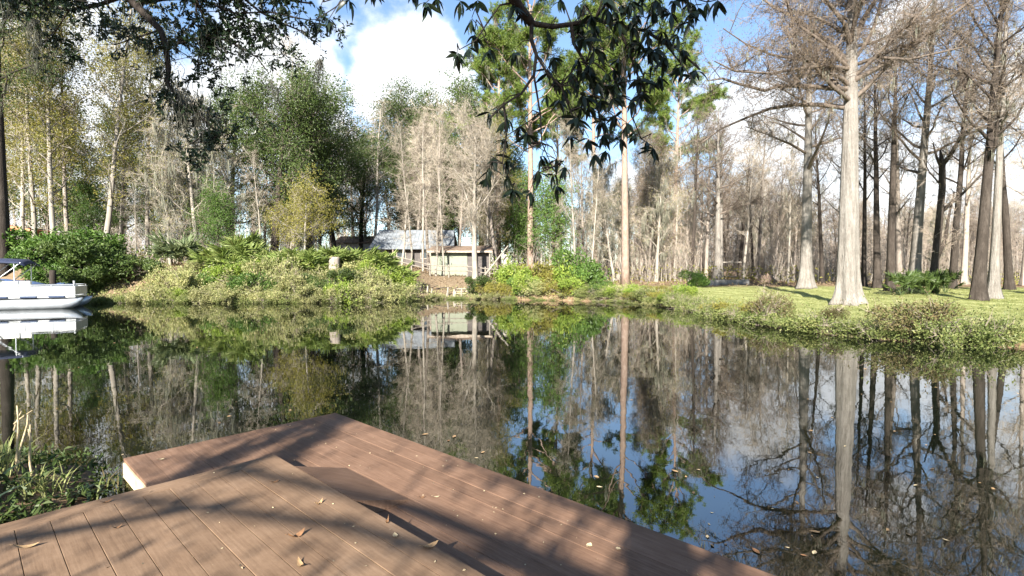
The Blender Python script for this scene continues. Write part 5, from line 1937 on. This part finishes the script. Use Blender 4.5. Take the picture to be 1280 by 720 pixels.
    for i, (c, az, el, s, v) in enumerate(todo):
        mtx = Matrix.Translation(c) @ Matrix.Rotation(az, 4, 'Z') @ Matrix.Rotation(el, 4, 'X') @ Matrix.Rotation(rng.normal(0, .5), 4, 'Y') @ Matrix.Scale(s, 4)
        if i < 300:
            lf = link('leaf', big[v], o)
            lf.matrix_local = mtx
        else:
            g = leaf_mesh(.13, .036, (.05, .3, .6)[v], None)
            vv = g.v[0] @ np.array(mtx.to_3x3()).T + np.array(mtx.translation)
            rest.add(vv, q=g.q[0])
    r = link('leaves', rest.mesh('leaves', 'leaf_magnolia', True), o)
    r['kind'] = 'stuff'
    # crown above and behind the dock
    crown = Geo()
    for k in range(44):
        a, z = k * 2.4, 5.2 + 7.4 * k / 30
        d = np.array([math.cos(a), math.sin(a), .35])
        if k >= 30:  # low limbs added out of view to dapple the dock with shade
            z = 2.7 + .26 * (k - 30)
            d = np.array([(-1, 1)[k % 2] * 1.0, rng.uniform(-.5, .45), .16])
        p = np.array([np.interp(z, trunk[:, 2], trunk[:, q]) for q in range(3)])
        ln = 2.9 * (1 - .55 * (z - 5.2) / 7.4)
        if k >= 30:
            ln = rng.uniform(1.6, 3.4)
        elif d[1] > .3 and z < 8.5:
            ln *= .6
        pl = grow(rng, p, d, ln, 5, .15, .02)
        link('limb', (lambda g: (g.tube(pl, np.linspace(.05, .012, 6), 5, cap=False), g.mesh('limb', 'bark_dark', True))[1])(Geo()), o)
        m = 560 if k < 30 else 110
        i = rng.integers(2, 6, m)
        q = pl[i] + rng.normal(0, .35 if k < 30 else .2, (m, 3))
        crown.leaves(q, rdir(rng, m), rng.uniform(.1, .15, m), .045, rng)
    for A_, B_, m, sg in (((-3.86, -3.45, 4.35), (-3.74, -1.9, 4.38), 520, .075), ((-4.55, -3.9, 4.35), (-4.0, -2.1, 4.35), 420, .085), ((-4.9, -4.3, 5.0), (-4.6, -3.3, 5.1), 160, .25), ((-1.7, -4.2, 3.6), (-1.2, -3.3, 3.9), 170, .25),  # unseen leafy limbs added only to cast dark bands and patches on the dock
                          ((-.6, -4.6, 3.9), (.2, -3.6, 4.2), 150, .28)):
        A_, B_ = np.array(A_) - base, np.array(B_) - base
        st = np.array([np.interp(3.9, trunk[:, 2], trunk[:, q]) for q in range(3)])
        gg = Geo()
        gg.tube(np.array([st, (st + A_) / 2 + (0, -.1, .15), A_, (A_ + B_) / 2, B_]), [.045, .035, .03, .022, .01], 6, cap=False)
        link('limb', gg.mesh('limb', 'bark_dark', True), o)
        q = A_ + (B_ - A_) * rng.uniform(0, 1, (m, 1)) + rng.normal(0, sg, (m, 3))
        crown.leaves(q, rdir(rng, m), rng.uniform(.08, .13, m), .045, rng)
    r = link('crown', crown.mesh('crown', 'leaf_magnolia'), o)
    r['kind'] = 'stuff'


magnolia()


def live_oak():
    rng = np.random.default_rng(81)
    base = np.array([-7.6, -3.4, hz(-7.6, -3.4) - .05])
    o = thing('live_oak_tree', 'live oak whose dark mossy limb and small leaves hang over the left of the pond', 'tree', base)
    gb, gt, gl, gm = Geo(), Geo(), Geo(), Geo()
    trunk = np.array([(0, 0, 0), (0, 0, .5), (.1, .1, 2), (.2, .4, 4), (.3, .6, 6), (.4, .4, 9), (.4, 0, 12.5)])
    gb.tube(trunk, [.7, .55, .48, .44, .36, .24, .08], 14)
    D = 7.0
    L = lambda pts, d, dd=0: np.array([P3(px, py, d + dd * i) for i, (px, py) in enumerate(pts)]) - base
    limb = np.concatenate([[trunk[4], np.array([-6.6, 1.5, 7.4]) - base, np.array([-5.9, 5.0, 6.6]) - base], L([(140, -30), (165, 0), (190, 25), (207, 42), (213, 62), (216, 88), (214, 108), (232, 128), (252, 145), (268, 160)], 7.0)])
    gb.tube(limb, [.17, .14, .09, .058, .05, .046, .042, .038, .034, .030, .025, .019, .011], 8)
    subs = [(L([(165, 0), (130, 12), (95, 18), (60, 10), (30, 4), (5, -5)], 7.0, .15), .03), (L([(175, 10), (210, 4), (250, 2), (300, -5), (350, 4), (395, 10)], 7.0, .1), .035),
            (L([(213, 62), (240, 55), (270, 48), (300, 60), (325, 75), (340, 95)], 7.0, .08), .022), (L([(250, 2), (262, 30), (275, 50), (300, 40), (330, 45), (350, 62)], 7.1, .1), .02),
            (L([(300, -5), (330, 20), (360, 35), (385, 45), (400, 60)], 7.4, .05), .02), (L([(214, 108), (225, 120), (212, 130), (206, 140)], 7.0, .02), .015),
            (L([(207, 42), (180, 50), (150, 60), (120, 45)], 7.0, -.05), .014), (L([(250, 2), (256, 60), (250, 95)], 7.1, .05), .012), (L([(95, 18), (80, 40), (70, 55)], 7.3, .02), .012),
            (L([(140, -25), (100, -15), (60, -25), (10, -20), (-40, -15)], 6.9, .1), .03), (L([(250, 2), (300, 22), (340, 20), (390, 30), (408, 40)], 7.2, .06), .016),
            (L([(268, 160), (280, 168), (290, 182)], 7.0), .01), (L([(268, 160), (255, 168), (250, 182), (262, 196)], 7.0), .01)]
    for pl, r in subs:
        gb.tube(pl, np.linspace(r, r * .3, len(pl)), 6, cap=False)
    A, B = segs_of([l for l, r in subs] + [limb[-6:]])
    wt = np.ones(len(A))
    P, Mi, E = spawn(rng, A, B, 190, (.25, .7), 1, .6, -.1, wt=wt)
    gt.twigs(P, Mi, E, .007)
    Pb, Mb, Eb = spawn(rng, np.concatenate([P, Mi]), np.concatenate([Mi, E]), 900, (.1, .28), 1, .7, -.1)
    gt.twigs(Pb, Mb, Eb, .0035)
    m = 11500
    i = rng.integers(0, len(Pb), m)
    u = rng.uniform(.1, 1, (m, 1))
    q = Pb[i] + (Eb[i] - Pb[i]) * u
    s = rng.uniform(.05, .09, m)
    gl.leaves(q, norm(Eb[i] - Pb[i]) * .6 + rdir(rng, m), s, s * .42, rng)
    # moss beards
    def beard(px, py, d, n, Lm, spread, wd=.008):
        c = P3(px, py, d) - base
        q = c + rng.normal(0, spread, (n, 3)) * np.array([1, 1, .5])
        n = len(q)
        gm.ribbons(q, Lm * rng.uniform(.2, 1.05, n), wd, rng, 6, .30)
    for px, py, n, Lm, sp in ((228, 118, 130, 1.0, .10), (245, 130, 120, .95, .13), (265, 150, 60, .6, .1), (215, 95, 60, .6, .1), (52, 30, 70, 1.0, .03), (403, 78, 60, .5, .018), (170, 30, 60, .5, .2),
                              (240, 45, 50, .5, .2), (280, 60, 45, .45, .2), (325, 70, 30, .4, .2), (360, 50, 25, .35, .2), (120, 40, 30, .35, .2), (200, 60, 40, .45, .15), (300, 90, 25, .35, .15), (345, 110, 50, .35, .06), (20, 10, 60, .5, .15)):
        beard(px, py, 7.0, n, Lm, sp)
    gt.tube(np.array([P3(405, 38, 7.4), P3(404, 60, 7.1), P3(403, 80, 7.0)]) - base, .003, 4)
    gt.tube(np.array([P3(55, 8, 7.2), P3(53, 20, 7.0), P3(52, 32, 7.0)]) - base, .004, 4)
    link('trunk', gb.mesh('trunk', 'bark_dark', True), o)
    link('twigs', gt.mesh('twigs', 'bark_dark'), o)['kind'] = 'stuff'
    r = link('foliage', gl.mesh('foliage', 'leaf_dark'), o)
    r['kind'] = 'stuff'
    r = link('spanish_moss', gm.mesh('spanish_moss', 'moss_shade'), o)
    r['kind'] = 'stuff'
    # the rest of the crown: limbs to the back and above, with leaf masses
    crown = Geo()
    for k in range(41):
        a, z = k * 2.4 + .5, 5.5 + 6.5 * k / 34
        d = np.array([math.cos(a), math.sin(a), .45])
        if k >= 34:  # low limbs added out of view to shade the shore plants and dock
            z = 2.9 + .4 * (k - 34)
            d = np.array([1.0, rng.uniform(-.4, .5), .2])
        p = np.array([np.interp(z, trunk[:, 2], trunk[:, j]) for j in range(3)])
        ln = 6.0 * (1 - .45 * (z - 5.5) / 6.5) if k < 34 else 4.2
        pl = grow(rng, p, d, ln, 7, .13, .03)
        gg = Geo()
        gg.tube(pl, np.linspace(.11, .02, 8), 6, cap=False)
        link('limb', gg.mesh('limb', 'bark_dark', True), o)
        m = 700 if k < 34 else 170
        i = rng.integers(3, 8, m)
        q = pl[i] + rng.normal(0, .55 if k < 34 else .25, (m, 3))
        wq = q + base
        # nothing of this mass droops into the view ahead of the dock
        keep = ~((wq[:, 1] > .5) & (wq[:, 2] < CAMZ + .75 * wq[:, 1] + 1.0))
        q = q[keep]
        crown.leaves(q, rdir(rng, len(q)), rng.uniform(.06, .11, len(q)), .04, rng)
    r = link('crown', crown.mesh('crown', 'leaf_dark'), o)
    r['kind'] = 'stuff'


live_oak()
